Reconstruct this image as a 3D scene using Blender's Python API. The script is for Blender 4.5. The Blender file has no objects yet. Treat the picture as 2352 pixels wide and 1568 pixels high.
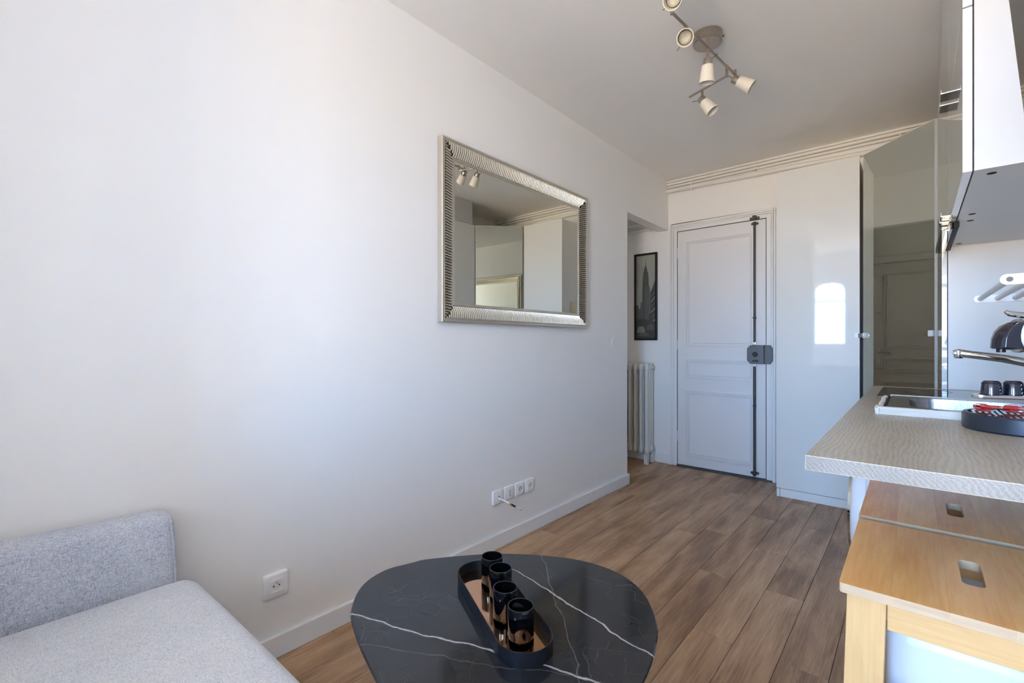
import bpy, bmesh, math, random
from mathutils import Vector, Matrix
from mathutils.geometry import tessellate_polygon
R = math.radians
random.seed(7)
sc = bpy.context.scene
COL = sc.collection

# ------------------------------------------------------------------ camera, world, light, exposure
cam = bpy.data.cameras.new('camera'); camo = bpy.data.objects.new('camera', cam); COL.objects.link(camo)
cam.sensor_width = 36; cam.lens = 36 * 1072 / 2352
cam.shift_y = 2 / 2352
cam.clip_start = .02
camo.location = (0, 0, 1.12); camo.rotation_euler = (R(90), 0, R(40.84))
sc.camera = camo
world = bpy.data.worlds.new('world'); sc.world = world; world.use_nodes = True
wn = world.node_tree; bg = wn.nodes['Background']
_tc = wn.nodes.new('ShaderNodeTexCoord'); _sp = wn.nodes.new('ShaderNodeSeparateXYZ'); _rp = wn.nodes.new('ShaderNodeValToRGB')
_mr = wn.nodes.new('ShaderNodeMapRange'); _mr.inputs[1].default_value = -1; _mr.inputs[2].default_value = 1
wn.links.new(_tc.outputs['Generated'], _sp.inputs[0]); wn.links.new(_sp.outputs['Z'], _mr.inputs[0]); wn.links.new(_mr.outputs[0], _rp.inputs[0]); wn.links.new(_rp.outputs[0], bg.inputs[0])
# sunlit stone street below the horizon, pale haze at it, blue sky above
_st = [(0, (.46, .38, .28)), (.47, (.58, .48, .36)), (.503, (.44, .67, 1.0)), (.55, (.28, .56, 1.0)), (1, (.19, .45, 1.0))]
_e = _rp.color_ramp.elements
while len(_e) < len(_st): _e.new(.5)
for _i, (_p, _c) in enumerate(_st): _e[_i].position = _p; _e[_i].color = (*_c, 1)
bg.inputs[1].default_value = 58

def portal(name, loc, sx, sz):                                # guides the sampling of the daylight through a window
    l = bpy.data.lights.new(name, 'AREA'); l.shape = 'RECTANGLE'; l.size = sx; l.size_y = sz; l.cycles.is_portal = True
    o = bpy.data.objects.new(name, l); COL.objects.link(o)
    o.location = loc; o.rotation_euler = (R(90), 0, 0)      # faces +y, into the room
    return o
WT = .5                                                       # window wall thickness, made deep so its reveals hold back steep light
YB = -1.90                                                    # inner face of the window wall
W1 = (-1.37, -.88, 1.07, 2.18)                                # arched window: x0, x1, sill, crown
W2 = (-.38, .42, .06, 2.12)                                   # tall window
for _n, _w in (('daylight_arched_window', W1), ('daylight_tall_window', W2)):
    portal(_n, ((_w[0] + _w[1]) / 2, YB - WT - .005, (_w[2] + _w[3]) / 2), _w[1] - _w[0], _w[3] - _w[2])
sc.view_settings.view_transform = 'Standard'; sc.view_settings.look = 'None'
sc.view_settings.exposure = 0.1; sc.view_settings.gamma = 1
sc.view_settings.use_curve_mapping = False
sc.cycles.use_denoising = True
sc.cycles.max_bounces = 10; sc.cycles.diffuse_bounces = 6; sc.cycles.glossy_bounces = 5
sc.cycles.use_adaptive_sampling = True; sc.cycles.adaptive_threshold = .10; sc.cycles.adaptive_min_samples = 16
sc.cycles.caustics_reflective = False; sc.cycles.caustics_refractive = False

# ------------------------------------------------------------------ materials
def lin(c):
    if isinstance(c, str):
        c = [int(c[i:i + 2], 16) / 255 for i in (0, 2, 4)]
        c = [v / 12.92 if v <= .04045 else ((v + .055) / 1.055) ** 2.4 for v in c]
    return (*c, 1)
MATS = {}
def newmat(name):
    m = bpy.data.materials.new(name); m.use_nodes = True; MATS[name] = m
    nt = m.node_tree; b = nt.nodes['Principled BSDF']
    return m, nt, b
def N(nt, t, **kw):
    n = nt.nodes.new('ShaderNode' + t)
    for k, v in kw.items():
        if k in n.inputs.keys() if isinstance(k, str) else False: n.inputs[k].default_value = v
        else: setattr(n, k, v)
    return n
def plain(name, col, rough=.5, metal=0, spec=.5, vary=.04, scale=6, bump=0, bscale=80, coat=0, stretch=None):
    """procedural: base colour gently varied by noise, optional fine bump"""
    m, nt, b = newmat(name); L = nt.links.new
    tc = N(nt, 'TexCoord'); no = N(nt, 'TexNoise'); no.inputs['Scale'].default_value = scale; no.inputs['Detail'].default_value = 4
    if stretch:
        mp = N(nt, 'Mapping'); mp.inputs['Scale'].default_value = stretch
        L(tc.outputs['Object'], mp.inputs['Vector']); vec = mp.outputs['Vector']
    else: vec = tc.outputs['Object']
    L(vec, no.inputs['Vector'])
    c = lin(col)
    mx = N(nt, 'MixRGB'); mx.inputs[1].default_value = tuple(v * (1 - vary) for v in c[:3]) + (1,)
    mx.inputs[2].default_value = tuple(min(1, v * (1 + vary)) for v in c[:3]) + (1,)
    L(no.outputs['Fac'], mx.inputs[0]); L(mx.outputs[0], b.inputs['Base Color'])
    b.inputs['Roughness'].default_value = rough; b.inputs['Metallic'].default_value = metal
    b.inputs['Specular IOR Level'].default_value = spec; b.inputs['Coat Weight'].default_value = coat
    b.inputs['Coat Roughness'].default_value = .03
    if bump:
        n2 = N(nt, 'TexNoise'); n2.inputs['Scale'].default_value = bscale; n2.inputs['Detail'].default_value = 3
        bp = N(nt, 'Bump'); bp.inputs['Strength'].default_value = bump; bp.inputs['Distance'].default_value = .002
        L(vec, n2.inputs['Vector']); L(n2.outputs['Fac'], bp.inputs['Height']); L(bp.outputs[0], b.inputs['Normal'])
    return m
def ramp(nt, stops, interp='LINEAR'):
    r = N(nt, 'ValToRGB'); r.color_ramp.interpolation = interp
    e = r.color_ramp.elements
    while len(e) < len(stops): e.new(.5)
    for i, (p, c) in enumerate(stops): e[i].position = p; e[i].color = lin(c) if not isinstance(c, float) else (c, c, c, 1)
    return r
def wood(name, stops, sc_long=1.1, sc_cross=14, rough=.45, axis='Y', bump=.25, ring=True, spec=.4, fine=1.0, rnd_amp=.035, ring_mix=.26):
    m, nt, b = newmat(name); L = nt.links.new
    tc = N(nt, 'TexCoord'); oi = N(nt, 'ObjectInfo')
    va = N(nt, 'VectorMath', operation='MULTIPLY_ADD')
    rnd = N(nt, 'CombineXYZ')
    for k in range(3):
        mm = N(nt, 'Math', operation='MULTIPLY'); mm.inputs[1].default_value = (17.3, 41.7, 9.1)[k]
        L(oi.outputs['Random'], mm.inputs[0]); L(mm.outputs[0], rnd.inputs[k])
    va.inputs[1].default_value = (1, 1, 1); L(tc.outputs['Object'], va.inputs[0]); L(rnd.outputs[0], va.inputs[2])
    def mapped(lg, cr):
        mp = N(nt, 'Mapping')
        s = [cr, cr, cr]; s['XYZ'.index(axis)] = lg
        mp.inputs['Scale'].default_value = s; L(va.outputs[0], mp.inputs['Vector']); return mp.outputs[0]
    n1 = N(nt, 'TexNoise'); n1.inputs['Scale'].default_value = 1; n1.inputs['Detail'].default_value = 9; n1.inputs['Roughness'].default_value = .7
    n1.inputs['Distortion'].default_value = .8
    L(mapped(sc_long, sc_cross * .55), n1.inputs['Vector'])
    n2 = N(nt, 'TexNoise'); n2.inputs['Scale'].default_value = 1; n2.inputs['Detail'].default_value = 3
    L(mapped(sc_long * 6, sc_cross * 16), n2.inputs['Vector'])
    f = N(nt, 'MixRGB', blend_type='MIX'); f.inputs[0].default_value = .28 * fine
    L(n1.outputs['Fac'], f.inputs[1]); L(n2.outputs['Fac'], f.inputs[2])
    out = f.outputs[0]
    if ring:
        n3 = N(nt, 'TexNoise'); n3.inputs['Scale'].default_value = 1; n3.inputs['Detail'].default_value = 1.5
        L(mapped(sc_long * .8, sc_cross * .45), n3.inputs['Vector'])
        mu = N(nt, 'Math', operation='MULTIPLY'); mu.inputs[1].default_value = 26; L(n3.outputs['Fac'], mu.inputs[0])
        si = N(nt, 'Math', operation='SINE'); L(mu.outputs[0], si.inputs[0])
        rr = N(nt, 'MapRange'); rr.inputs[1].default_value = -1; rr.inputs[2].default_value = 1; rr.inputs[3].default_value = .35; rr.inputs[4].default_value = .62
        L(si.outputs[0], rr.inputs[0])
        f2 = N(nt, 'MixRGB'); f2.inputs[0].default_value = ring_mix; L(out, f2.inputs[1]); L(rr.outputs[0], f2.inputs[2]); out = f2.outputs[0]
    ad = N(nt, 'MapRange'); ad.inputs[1].default_value = 0; ad.inputs[2].default_value = 1; ad.inputs[3].default_value = -rnd_amp; ad.inputs[4].default_value = rnd_amp
    L(oi.outputs['Random'], ad.inputs[0])
    a2 = N(nt, 'Math', operation='ADD'); L(out, a2.inputs[0]); L(ad.outputs[0], a2.inputs[1])
    rp = ramp(nt, stops); L(a2.outputs[0], rp.inputs[0]); L(rp.outputs[0], b.inputs['Base Color'])
    b.inputs['Roughness'].default_value = rough; b.inputs['Specular IOR Level'].default_value = spec
    bp = N(nt, 'Bump'); bp.inputs['Strength'].default_value = bump; bp.inputs['Distance'].default_value = .001
    L(out, bp.inputs['Height']); L(bp.outputs[0], b.inputs['Normal'])
    return m

plain('wall_paint', 'f5f4f2', .6, spec=.25, vary=.015, scale=2, bump=.06, bscale=140)
plain('ceiling_paint', 'f5f3ef', .8, spec=.15, vary=.015, scale=2)
plain('trim_paint', 'efefee', .38, spec=.4, vary=.01)
plain('door_paint', 'eceaea', .36, spec=.45, vary=.015, bump=.05, bscale=30)
plain('pipe_paint', 'ece9e3', .4, spec=.4, vary=.02)
plain('old_white_enamel', 'dcdad2', .42, spec=.4, vary=.05, scale=30, bump=.15, bscale=60)
plain('gloss_white', 'e8e8e4', .03, spec=.6, vary=.008, bump=.002, bscale=30, coat=.3)
plain('cabinet_white', 'cac8c6', .3, spec=.5, vary=.01)
plain('carcass_white', 'ebe9e6', .5, spec=.4, vary=.01)
plain('bin_white', 'c9ccd3', .3, vary=.01)
plain('plastic_white', 'f4f4f5', .3, spec=.5, vary=.01)
plain('plastic_cream', 'd8cda8', .4, vary=.03)
plain('appliance_white', 'f0f2f5', .22, spec=.5, vary=.01)
plain('silver_frame', 'd6d0c3', .36, metal=.85, vary=.06, scale=20)
plain('frame_groove', '4d473c', .5, metal=.5, vary=.1)
plain('silver_rib', 'dcd5c6', .28, metal=.9, vary=.08, scale=40)
plain('mirror_glass', 'e9ebe6', .0, metal=1, vary=.004)
plain('grey_mirror', 'e0e2d6', .0, metal=1, vary=.004)
plain('brushed_steel', 'b9ada0', .3, metal=1, vary=.1, scale=4, stretch=(60, 60, 2))
plain('chrome', 'd6d6d6', .06, metal=1, vary=.02)
plain('sink_steel', 'a9aaac', .24, metal=1, vary=.25, scale=30, bump=.1, bscale=200)
plain('shade_glass', 'e6e0d2', .35, spec=.5, vary=.02)
plain('bulb_reflector', 'bdb9aa', .45, metal=.0, vary=.2, scale=60)
plain('dark_iron', '56534e', .5, metal=.5, vary=.12, scale=60, bump=.2, bscale=300)
plain('lock_grey', '6b6c70', .55, metal=.3, vary=.1, scale=90, bump=.3, bscale=500)
plain('black_satin', '15161a', .38, vary=.1)
plain('black_matt', '0b0b0c', .6, vary=.1)
plain('black_gloss', '0a0a0c', .06, spec=.6, vary=.1)
plain('tray_black', '17191f', .42, vary=.08, spec=.4)
plain('rose_mirror', 'd3a37e', .06, metal=1, vary=.03)
plain('dark_gap', '1a1917', .9, vary=.1)
plain('drip_grey', '3a3e48', .36, metal=.5, vary=.05)
plain('machine_navy', '14182a', .08, spec=.7, vary=.05, coat=.5)
plain('red_foil', 'c31f1c', .3, vary=.15, scale=120)
plain('white_foil', 'cfcac5', .3, metal=.4, vary=.1, scale=120)
plain('wax_white', 'b9bcc8', .5, vary=.1, scale=80)
plain('silicone', 'e9e3d8', .5, vary=.12, scale=90, bump=.4, bscale=120)
plain('hob_glass', '0d0e0e', .03, spec=.6, vary=.05)
plain('frame_black', '141312', .35, vary=.1)
plain('print_sky', 'aaaea2', .55, vary=.05)
plain('print_tower', '4c514f', .55, vary=.22, scale=60)
plain('print_mid', '5d605c', .55, vary=.3, scale=70)
plain('print_dark', '353735', .55, vary=.4, scale=80)
plain('print_light', '8c8f88', .55, vary=.3, scale=90)
plain('brass', 'b08b4a', .3, metal=1)
plain('screen_black', '0a0b0f', .05, spec=.6, vary=.1)
plain('tv_bezel', '2c3340', .3, metal=.6, vary=.05)
plain('exterior_stone', 'b9b2a6', .9, vary=.1, scale=3)
wood('floor_oak', [(.30, '6f533c'), (.42, '957255'), (.5, 'b08c6a'), (.58, 'c39f7c'), (.70, 'd6b994')], rough=.42, bump=.35, sc_long=1.2, sc_cross=12, fine=1.3, rnd_amp=.014, ring_mix=.34)
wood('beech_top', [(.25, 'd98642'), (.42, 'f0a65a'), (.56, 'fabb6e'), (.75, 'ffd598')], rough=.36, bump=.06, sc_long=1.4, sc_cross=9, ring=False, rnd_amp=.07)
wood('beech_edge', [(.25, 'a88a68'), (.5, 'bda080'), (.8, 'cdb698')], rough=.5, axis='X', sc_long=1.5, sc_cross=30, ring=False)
wood('beech_leg', [(.25, 'b98c52'), (.5, 'caa069'), (.8, 'd6b382')], rough=.45, bump=.05, axis='Z', sc_long=1.5, sc_cross=10, ring=False)
wood('beech_rail', [(.25, 'b98c52'), (.5, 'caa069'), (.8, 'd6b382')], rough=.45, bump=.05, axis='X', sc_long=1.5, sc_cross=10, ring=False)
wood('pale_wood_strip', [(.25, 'b5aa9c'), (.5, 'd2c9bd'), (.8, 'e4ddd3')], rough=.5, axis='X', sc_long=3, sc_cross=40)

def ripple_oak(name, stops):
    m, nt, b = newmat(name); L = nt.links.new
    tc = N(nt, 'TexCoord')
    def nz(s, d, sc_=1):
        mp = N(nt, 'Mapping'); mp.inputs['Scale'].default_value = s; L(tc.outputs['Object'], mp.inputs['Vector'])
        n = N(nt, 'TexNoise'); n.inputs['Scale'].default_value = sc_; n.inputs['Detail'].default_value = d; L(mp.outputs[0], n.inputs['Vector']); return n
    big = nz((5, 1.2, 5), 3); fine = nz((420, 30, 420), 3); mid = nz((14, 3.5, 40), 3)
    se = N(nt, 'SeparateXYZ'); L(tc.outputs['Object'], se.inputs[0])
    zz = N(nt, 'Math', operation='MULTIPLY_ADD'); zz.inputs[1].default_value = .8; L(se.outputs['Z'], zz.inputs[0]); L(se.outputs['X'], zz.inputs[2])
    ph = N(nt, 'Math', operation='MULTIPLY_ADD'); ph.inputs[1].default_value = 760; L(zz.outputs[0], ph.inputs[0])
    dm = N(nt, 'Math', operation='MULTIPLY'); dm.inputs[1].default_value = 34; L(mid.outputs['Fac'], dm.inputs[0]); L(dm.outputs[0], ph.inputs[2])
    si = N(nt, 'Math', operation='SINE'); L(ph.outputs[0], si.inputs[0])
    mr = N(nt, 'MapRange'); mr.inputs[1].default_value = -1; mr.inputs[3].default_value = .36; mr.inputs[4].default_value = .64; L(si.outputs[0], mr.inputs[0])
    a = N(nt, 'MixRGB'); a.inputs[0].default_value = .5; L(mr.outputs[0], a.inputs[1]); L(fine.outputs['Fac'], a.inputs[2])
    c = N(nt, 'MixRGB'); c.inputs[0].default_value = .35; L(a.outputs[0], c.inputs[1]); L(big.outputs['Fac'], c.inputs[2])
    rp = ramp(nt, stops); L(c.outputs[0], rp.inputs[0]); L(rp.outputs[0], b.inputs['Base Color'])
    b.inputs['Roughness'].default_value = .38; b.inputs['Specular IOR Level'].default_value = .4
    bp = N(nt, 'Bump'); bp.inputs['Strength'].default_value = .3; bp.inputs['Distance'].default_value = .0012; L(c.outputs[0], bp.inputs['Height']); L(bp.outputs[0], b.inputs['Normal'])
def glass_pane():
    m, nt, b = newmat('window_glass'); L = nt.links.new
    nt.nodes.remove(b); o = nt.nodes['Material Output']
    t = N(nt, 'BsdfTransparent'); g = N(nt, 'BsdfGlossy'); g.inputs['Roughness'].default_value = .0
    no = N(nt, 'TexNoise'); no.inputs['Scale'].default_value = 3
    rp = N(nt, 'MapRange'); rp.inputs[3].default_value = .05; rp.inputs[4].default_value = .07
    mx = N(nt, 'MixShader'); L(no.outputs[0], rp.inputs[0]); L(rp.outputs[0], mx.inputs[0])
    L(t.outputs[0], mx.inputs[1]); L(g.outputs[0], mx.inputs[2]); L(mx.outputs[0], o.inputs[0])
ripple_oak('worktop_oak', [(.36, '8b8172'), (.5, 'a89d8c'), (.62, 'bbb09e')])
ripple_oak('worktop_shaded_edge', [(.36, '645e58'), (.5, '7a746d'), (.62, '8c867e')])  # same oak, with the shade of the edge darkened into its colour
glass_pane()
def smoked_glass():
    m, nt, b = newmat('smoked_glass')
    plain_c = lin('070708'); no = N(nt, 'TexNoise'); no.inputs['Scale'].default_value = 5
    mx = N(nt, 'MixRGB'); mx.inputs[1].default_value = plain_c; mx.inputs[2].default_value = lin('0d0c0e')
    nt.links.new(no.outputs[0], mx.inputs[0]); nt.links.new(mx.outputs[0], b.inputs['Base Color'])
    b.inputs['Roughness'].default_value = .03; b.inputs['Specular IOR Level'].default_value = .75
smoked_glass()
def fabric(name, light, dark, amt):
    m, nt, b = newmat(name); L = nt.links.new
    tc = N(nt, 'TexCoord')
    def nz(s, d=2):
        mp = N(nt, 'Mapping'); mp.inputs['Scale'].default_value = s; L(tc.outputs['Object'], mp.inputs['Vector'])
        n = N(nt, 'TexNoise'); n.inputs['Scale'].default_value = 1; n.inputs['Detail'].default_value = d; n.inputs['Roughness'].default_value = .7
        L(mp.outputs[0], n.inputs['Vector']); return n.outputs['Fac']
    a, c, e, g = nz((520, 520, 90)), nz((520, 90, 520)), nz((90, 520, 520)), nz((6, 6, 6))
    m1 = N(nt, 'Math', operation='MAXIMUM'); L(a, m1.inputs[0]); L(c, m1.inputs[1])
    m2 = N(nt, 'Math', operation='MAXIMUM'); L(m1.outputs[0], m2.inputs[0]); L(e, m2.inputs[1])
    m3 = N(nt, 'MixRGB'); m3.inputs[0].default_value = .10; L(m2.outputs[0], m3.inputs[1]); L(g, m3.inputs[2])
    rp = ramp(nt, [(.46, light), (.46 + amt, dark)]); L(m3.outputs[0], rp.inputs[0]); L(rp.outputs[0], b.inputs['Base Color'])
    b.inputs['Roughness'].default_value = .92; b.inputs['Specular IOR Level'].default_value = .15; b.inputs['Sheen Weight'].default_value = .25
    bp = N(nt, 'Bump'); bp.inputs['Strength'].default_value = .5; bp.inputs['Distance'].default_value = .0015
    L(m2.outputs[0], bp.inputs['Height']); L(bp.outputs[0], b.inputs['Normal'])
fabric('sofa_fabric', 'eceef2', 'a6acba', .28)
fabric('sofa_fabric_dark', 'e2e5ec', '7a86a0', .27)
def marble():
    m, nt, b = newmat('black_marble'); L = nt.links.new
    tc = N(nt, 'TexCoord')
    nz = N(nt, 'TexNoise'); nz.inputs['Scale'].default_value = 9; nz.inputs['Detail'].default_value = 5; L(tc.outputs['Object'], nz.inputs['Vector'])
    sub = N(nt, 'VectorMath', operation='SUBTRACT'); sub.inputs[1].default_value = (.5, .5, .5); L(nz.outputs['Color'], sub.inputs[0])
    scl = N(nt, 'VectorMath', operation='SCALE'); scl.inputs['Scale'].default_value = .05; L(sub.outputs[0], scl.inputs[0])
    add = N(nt, 'VectorMath', operation='ADD'); L(tc.outputs['Object'], add.inputs[0]); L(scl.outputs[0], add.inputs[1])
    vein = None
    # (point, point, half width, strength) of the long veins, on the slab
    for p, q, w, s in (((-1.11, .665), (-.43, .895), .0022, .8), ((-1.10, 1.15), (-.44, 1.02), .0022, .85), ((-.78, 1.085), (-.55, .86), .0012, .2), ((-1.02, .60), (-.72, .76), .001, .14)):
        d = Vector(q) - Vector(p); d.normalize(); n = Vector((-d.y, d.x, 0)); c = n.x * p[0] + n.y * p[1]
        dp = N(nt, 'VectorMath', operation='DOT_PRODUCT'); dp.inputs[1].default_value = n; L(add.outputs[0], dp.inputs[0])
        sb = N(nt, 'Math', operation='SUBTRACT'); sb.inputs[1].default_value = c - (n.x * TABC[0] + n.y * TABC[1]); L(dp.outputs['Value'], sb.inputs[0])
        ab = N(nt, 'Math', operation='ABSOLUTE'); L(sb.outputs[0], ab.inputs[0])
        mr = N(nt, 'MapRange'); mr.inputs[1].default_value = 0; mr.inputs[2].default_value = w * 1.6; mr.inputs[3].default_value = s; mr.inputs[4].default_value = 0; L(ab.outputs[0], mr.inputs[0])
        if vein is None: vein = mr.outputs[0]
        else:
            mx = N(nt, 'Math', operation='MAXIMUM'); L(vein, mx.inputs[0]); L(mr.outputs[0], mx.inputs[1]); vein = mx.outputs[0]
    for s, w, k in ((6.5, .007, .09), (17, .012, .06)):
        vo = N(nt, 'TexVoronoi', feature='DISTANCE_TO_EDGE'); vo.inputs['Scale'].default_value = s; L(add.outputs[0], vo.inputs['Vector'])
        mr = N(nt, 'MapRange'); mr.inputs[1].default_value = 0; mr.inputs[2].default_value = w; mr.inputs[3].default_value = k; mr.inputs[4].default_value = 0
        L(vo.outputs['Distance'], mr.inputs[0])
        br = N(nt, 'TexNoise'); br.inputs['Scale'].default_value = 7; L(tc.outputs['Object'], br.inputs['Vector'])
        b2 = N(nt, 'MapRange'); b2.inputs[1].default_value = .45; b2.inputs[2].default_value = .62; L(br.outputs['Fac'], b2.inputs[0])
        mu = N(nt, 'Math', operation='MULTIPLY'); L(mr.outputs[0], mu.inputs[0]); L(b2.outputs[0], mu.inputs[1])
        mx = N(nt, 'Math', operation='MAXIMUM'); L(vein, mx.inputs[0]); L(mu.outputs[0], mx.inputs[1]); vein = mx.outputs[0]
    base = N(nt, 'MixRGB'); base.inputs[1].default_value = lin('202227'); base.inputs[2].default_value = lin('2c2e33'); L(nz.outputs['Fac'], base.inputs[0])
    mx = N(nt, 'MixRGB'); mx.inputs[2].default_value = lin('d5d2d0'); L(vein, mx.inputs[0]); L(base.outputs[0], mx.inputs[1]); L(mx.outputs[0], b.inputs['Base Color'])
    b.inputs['Roughness'].default_value = .10; b.inputs['Specular IOR Level'].default_value = .55
TABC = (-.85, .93)
marble()

# ------------------------------------------------------------------ geometry helpers
ORG = {}
class MB:
    def __init__(s): s.v = []; s.f = []; s.m = []; s.k = 0
    def add(s, vs, fs):
        o = len(s.v); s.v += [tuple(p) for p in vs]
        for f in fs: s.f.append([i + o for i in f]); s.m.append(s.k)
        return s
    def mat(s, k): s.k = k; return s
    def box(s, x0, x1, y0, y1, z0, z1):
        v = [(x, y, z) for z in (z0, z1) for y in (y0, y1) for x in (x0, x1)]
        return s.add(v, [(0, 2, 3, 1), (4, 5, 7, 6), (0, 1, 5, 4), (2, 6, 7, 3), (0, 4, 6, 2), (1, 3, 7, 5)])
    def obox(s, c, ax, ay, az, hx, hy, hz):
        c = Vector(c); v = [c + ax * (i * hx) + ay * (j * hy) + az * (k * hz) for k in (-1, 1) for j in (-1, 1) for i in (-1, 1)]
        return s.add(v, [(0, 2, 3, 1), (4, 5, 7, 6), (0, 1, 5, 4), (2, 6, 7, 3), (0, 4, 6, 2), (1, 3, 7, 5)])
    def cyl(s, p0, p1, r0, r1=None, n=16, cap0=True, cap1=True):
        r1 = r0 if r1 is None else r1; p0 = Vector(p0); p1 = Vector(p1); d = (p1 - p0).normalized()
        a = d.orthogonal().normalized(); b = d.cross(a); v = []
        for p, r in ((p0, r0), (p1, r1)):
            for i in range(n):
                t = 2 * math.pi * i / n; v.append(p + (a * math.cos(t) + b * math.sin(t)) * r)
        f = [(i, (i + 1) % n, n + (i + 1) % n, n + i) for i in range(n)]
        if cap0: f.append(tuple(range(n - 1, -1, -1)))
        if cap1: f.append(tuple(range(n, 2 * n)))
        return s.add(v, f)
    def tube(s, pts, r, n=10, caps=True):
        pts = [Vector(p) for p in pts]; rs = r if isinstance(r, (list, tuple)) else [r] * len(pts)
        v = []; a = None
        for i, p in enumerate(pts):
            d = (pts[min(i + 1, len(pts) - 1)] - pts[max(i - 1, 0)]).normalized()
            a = d.orthogonal().normalized() if a is None else (a - d * a.dot(d)).normalized()
            b = d.cross(a)
            for k in range(n):
                t = 2 * math.pi * k / n; v.append(p + (a * math.cos(t) + b * math.sin(t)) * rs[i])
        f = []
        for i in range(len(pts) - 1):
            for k in range(n): f.append((i * n + k, i * n + (k + 1) % n, (i + 1) * n + (k + 1) % n, (i + 1) * n + k))
        if caps: f.append(tuple(range(n - 1, -1, -1))); f.append(tuple(range((len(pts) - 1) * n, len(pts) * n)))
        return s.add(v, f)
    def lathe(s, c, prof, n=32, axis=None):
        """prof: (radius, height) along axis from c; closed where radius is 0"""
        c = Vector(c); d = Vector(axis or (0, 0, 1)).normalized(); a = d.orthogonal().normalized(); b = d.cross(a)
        v = []; rows = []
        for r, h in prof:
            if r < 1e-6: rows.append([len(v)]); v.append(c + d * h)
            else:
                rows.append(list(range(len(v), len(v) + n)))
                for i in range(n):
                    t = 2 * math.pi * i / n; v.append(c + d * h + (a * math.cos(t) + b * math.sin(t)) * r)
        f = []
        for p, q in zip(rows, rows[1:]):
            for i in range(n):
                j = (i + 1) % n
                if len(p) == 1 and len(q) == 1: continue
                if len(p) == 1: f.append((p[0], q[j], q[i]))
                elif len(q) == 1: f.append((p[i], p[j], q[0]))
                else: f.append((p[i], p[j], q[j], q[i]))
        return s.add(v, f)
    def prism(s, poly, fn0, fn1, holes=()):
        """2-D outline (with holes) swept from fn0(p) to fn1(p)"""
        loops = [list(poly)] + [list(h) for h in holes]
        flat = [p for l in loops for p in l]; n = len(flat)
        tri = tessellate_polygon([[Vector((p[0], p[1], 0)) for p in l] for l in loops])
        v = [fn0(p) for p in flat] + [fn1(p) for p in flat]
        f = [tuple(t) for t in tri] + [tuple(n + i for i in reversed(t)) for t in tri] if holes else [tuple(range(n)), tuple(range(2 * n - 1, n - 1, -1))]
        o = 0
        for l in loops:
            k = len(l)
            for i in range(k): f.append((o + i, o + (i + 1) % k, n + o + (i + 1) % k, n + o + i))
            o += k
        return s.add(v, f)
    def rbox(s, x0, x1, y0, y1, z0, z1, r, seg=4, mid=6, crown=0, fn=None):
        """soft rounded box; crown lifts the middle of the top"""
        c = Vector(((x0 + x1) / 2, (y0 + y1) / 2, (z0 + z1) / 2)); h = ((x1 - x0) / 2, (y1 - y0) / 2, (z1 - z0) / 2)
        def ax(hh):
            e = [-hh + r * (1 - math.cos(math.pi / 2 * i / seg)) for i in range(seg)]
            md = [-(hh - r) + 2 * (hh - r) * i / mid for i in range(mid + 1)]
            return e + md + [-t for t in reversed(e)]
        A = [ax(k) for k in h]; idx = {}; v = []; f = []
        def put(p):
            q = Vector([max(-(h[i] - r), min(h[i] - r, p[i])) for i in range(3)]); d = Vector(p) - q
            if d.length > 1e-9: d = d.normalized() * r
            w = q + d
            if crown and p[2] > 0: w.z += crown * (1 - (w.x / h[0]) ** 4) * (1 - (w.y / h[1]) ** 4)
            w = w + c
            if fn: w = fn(w)
            return w
        def gi(i, j, k):
            key = (i, j, k)
            if key not in idx: idx[key] = len(v); v.append(put((A[0][i], A[1][j], A[2][k])))
            return idx[key]
        n = [len(a) - 1 for a in A]
        for fx in (0, n[0]):
            for j in range(n[1]):
                for k in range(n[2]): f.append((gi(fx, j, k), gi(fx, j + 1, k), gi(fx, j + 1, k + 1), gi(fx, j, k + 1)))
        for fy in (0, n[1]):
            for i in range(n[0]):
                for k in range(n[2]): f.append((gi(i, fy, k), gi(i + 1, fy, k), gi(i + 1, fy, k + 1), gi(i, fy, k + 1)))
        for fz in (0, n[2]):
            for i in range(n[0]):
                for j in range(n[1]): f.append((gi(i, j, fz), gi(i + 1, j, fz), gi(i + 1, j + 1, fz), gi(i, j + 1, fz)))
        return s.add(v, f)
    def build(s, name, mats, parent=None, bevel=0, seg=2, angle=35, org=None):
        o = Vector(org) if org else (ORG[parent.name] if parent else Vector((0, 0, 0)))
        me = bpy.data.meshes.new(name)
        me.from_pydata([tuple(Vector(p) - o) for p in s.v], [], s.f)
        for mm in (mats if isinstance(mats, (list, tuple)) else [mats]): me.materials.append(MATS[mm])
        me.polygons.foreach_set('material_index', s.m)
        bm = bmesh.new(); bm.from_mesh(me)
        bmesh.ops.remove_doubles(bm, verts=bm.verts, dist=1e-6)
        bmesh.ops.recalc_face_normals(bm, faces=bm.faces)
        if bevel:
            es = [e for e in bm.edges if len(e.link_faces) == 2 and e.calc_face_angle(0) > R(40)]
            bmesh.ops.bevel(bm, geom=es, offset=bevel, segments=seg, affect='EDGES', profile=.5, clamp_overlap=True)
        bm.to_mesh(me); bm.free()
        me.polygons.foreach_set('use_smooth', [True] * len(me.polygons)); me.set_sharp_from_angle(angle=R(angle))
        ob = bpy.data.objects.new(name, me); COL.objects.link(ob)
        if bevel: wn_ = ob.modifiers.new('weighted_normal', 'WEIGHTED_NORMAL'); wn_.keep_sharp = True; wn_.weight = 100
        if parent: ob.parent = parent; ORG[ob.name] = ORG[parent.name]; 
        else: ob.location = o; ORG[ob.name] = o
        return ob
def tag(o, label=None, cat=None, group=None, kind=None):
    if label: o['label'] = label
    if cat: o['category'] = cat
    if group: o['group'] = group
    if kind: o['kind'] = kind
    return o
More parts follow.
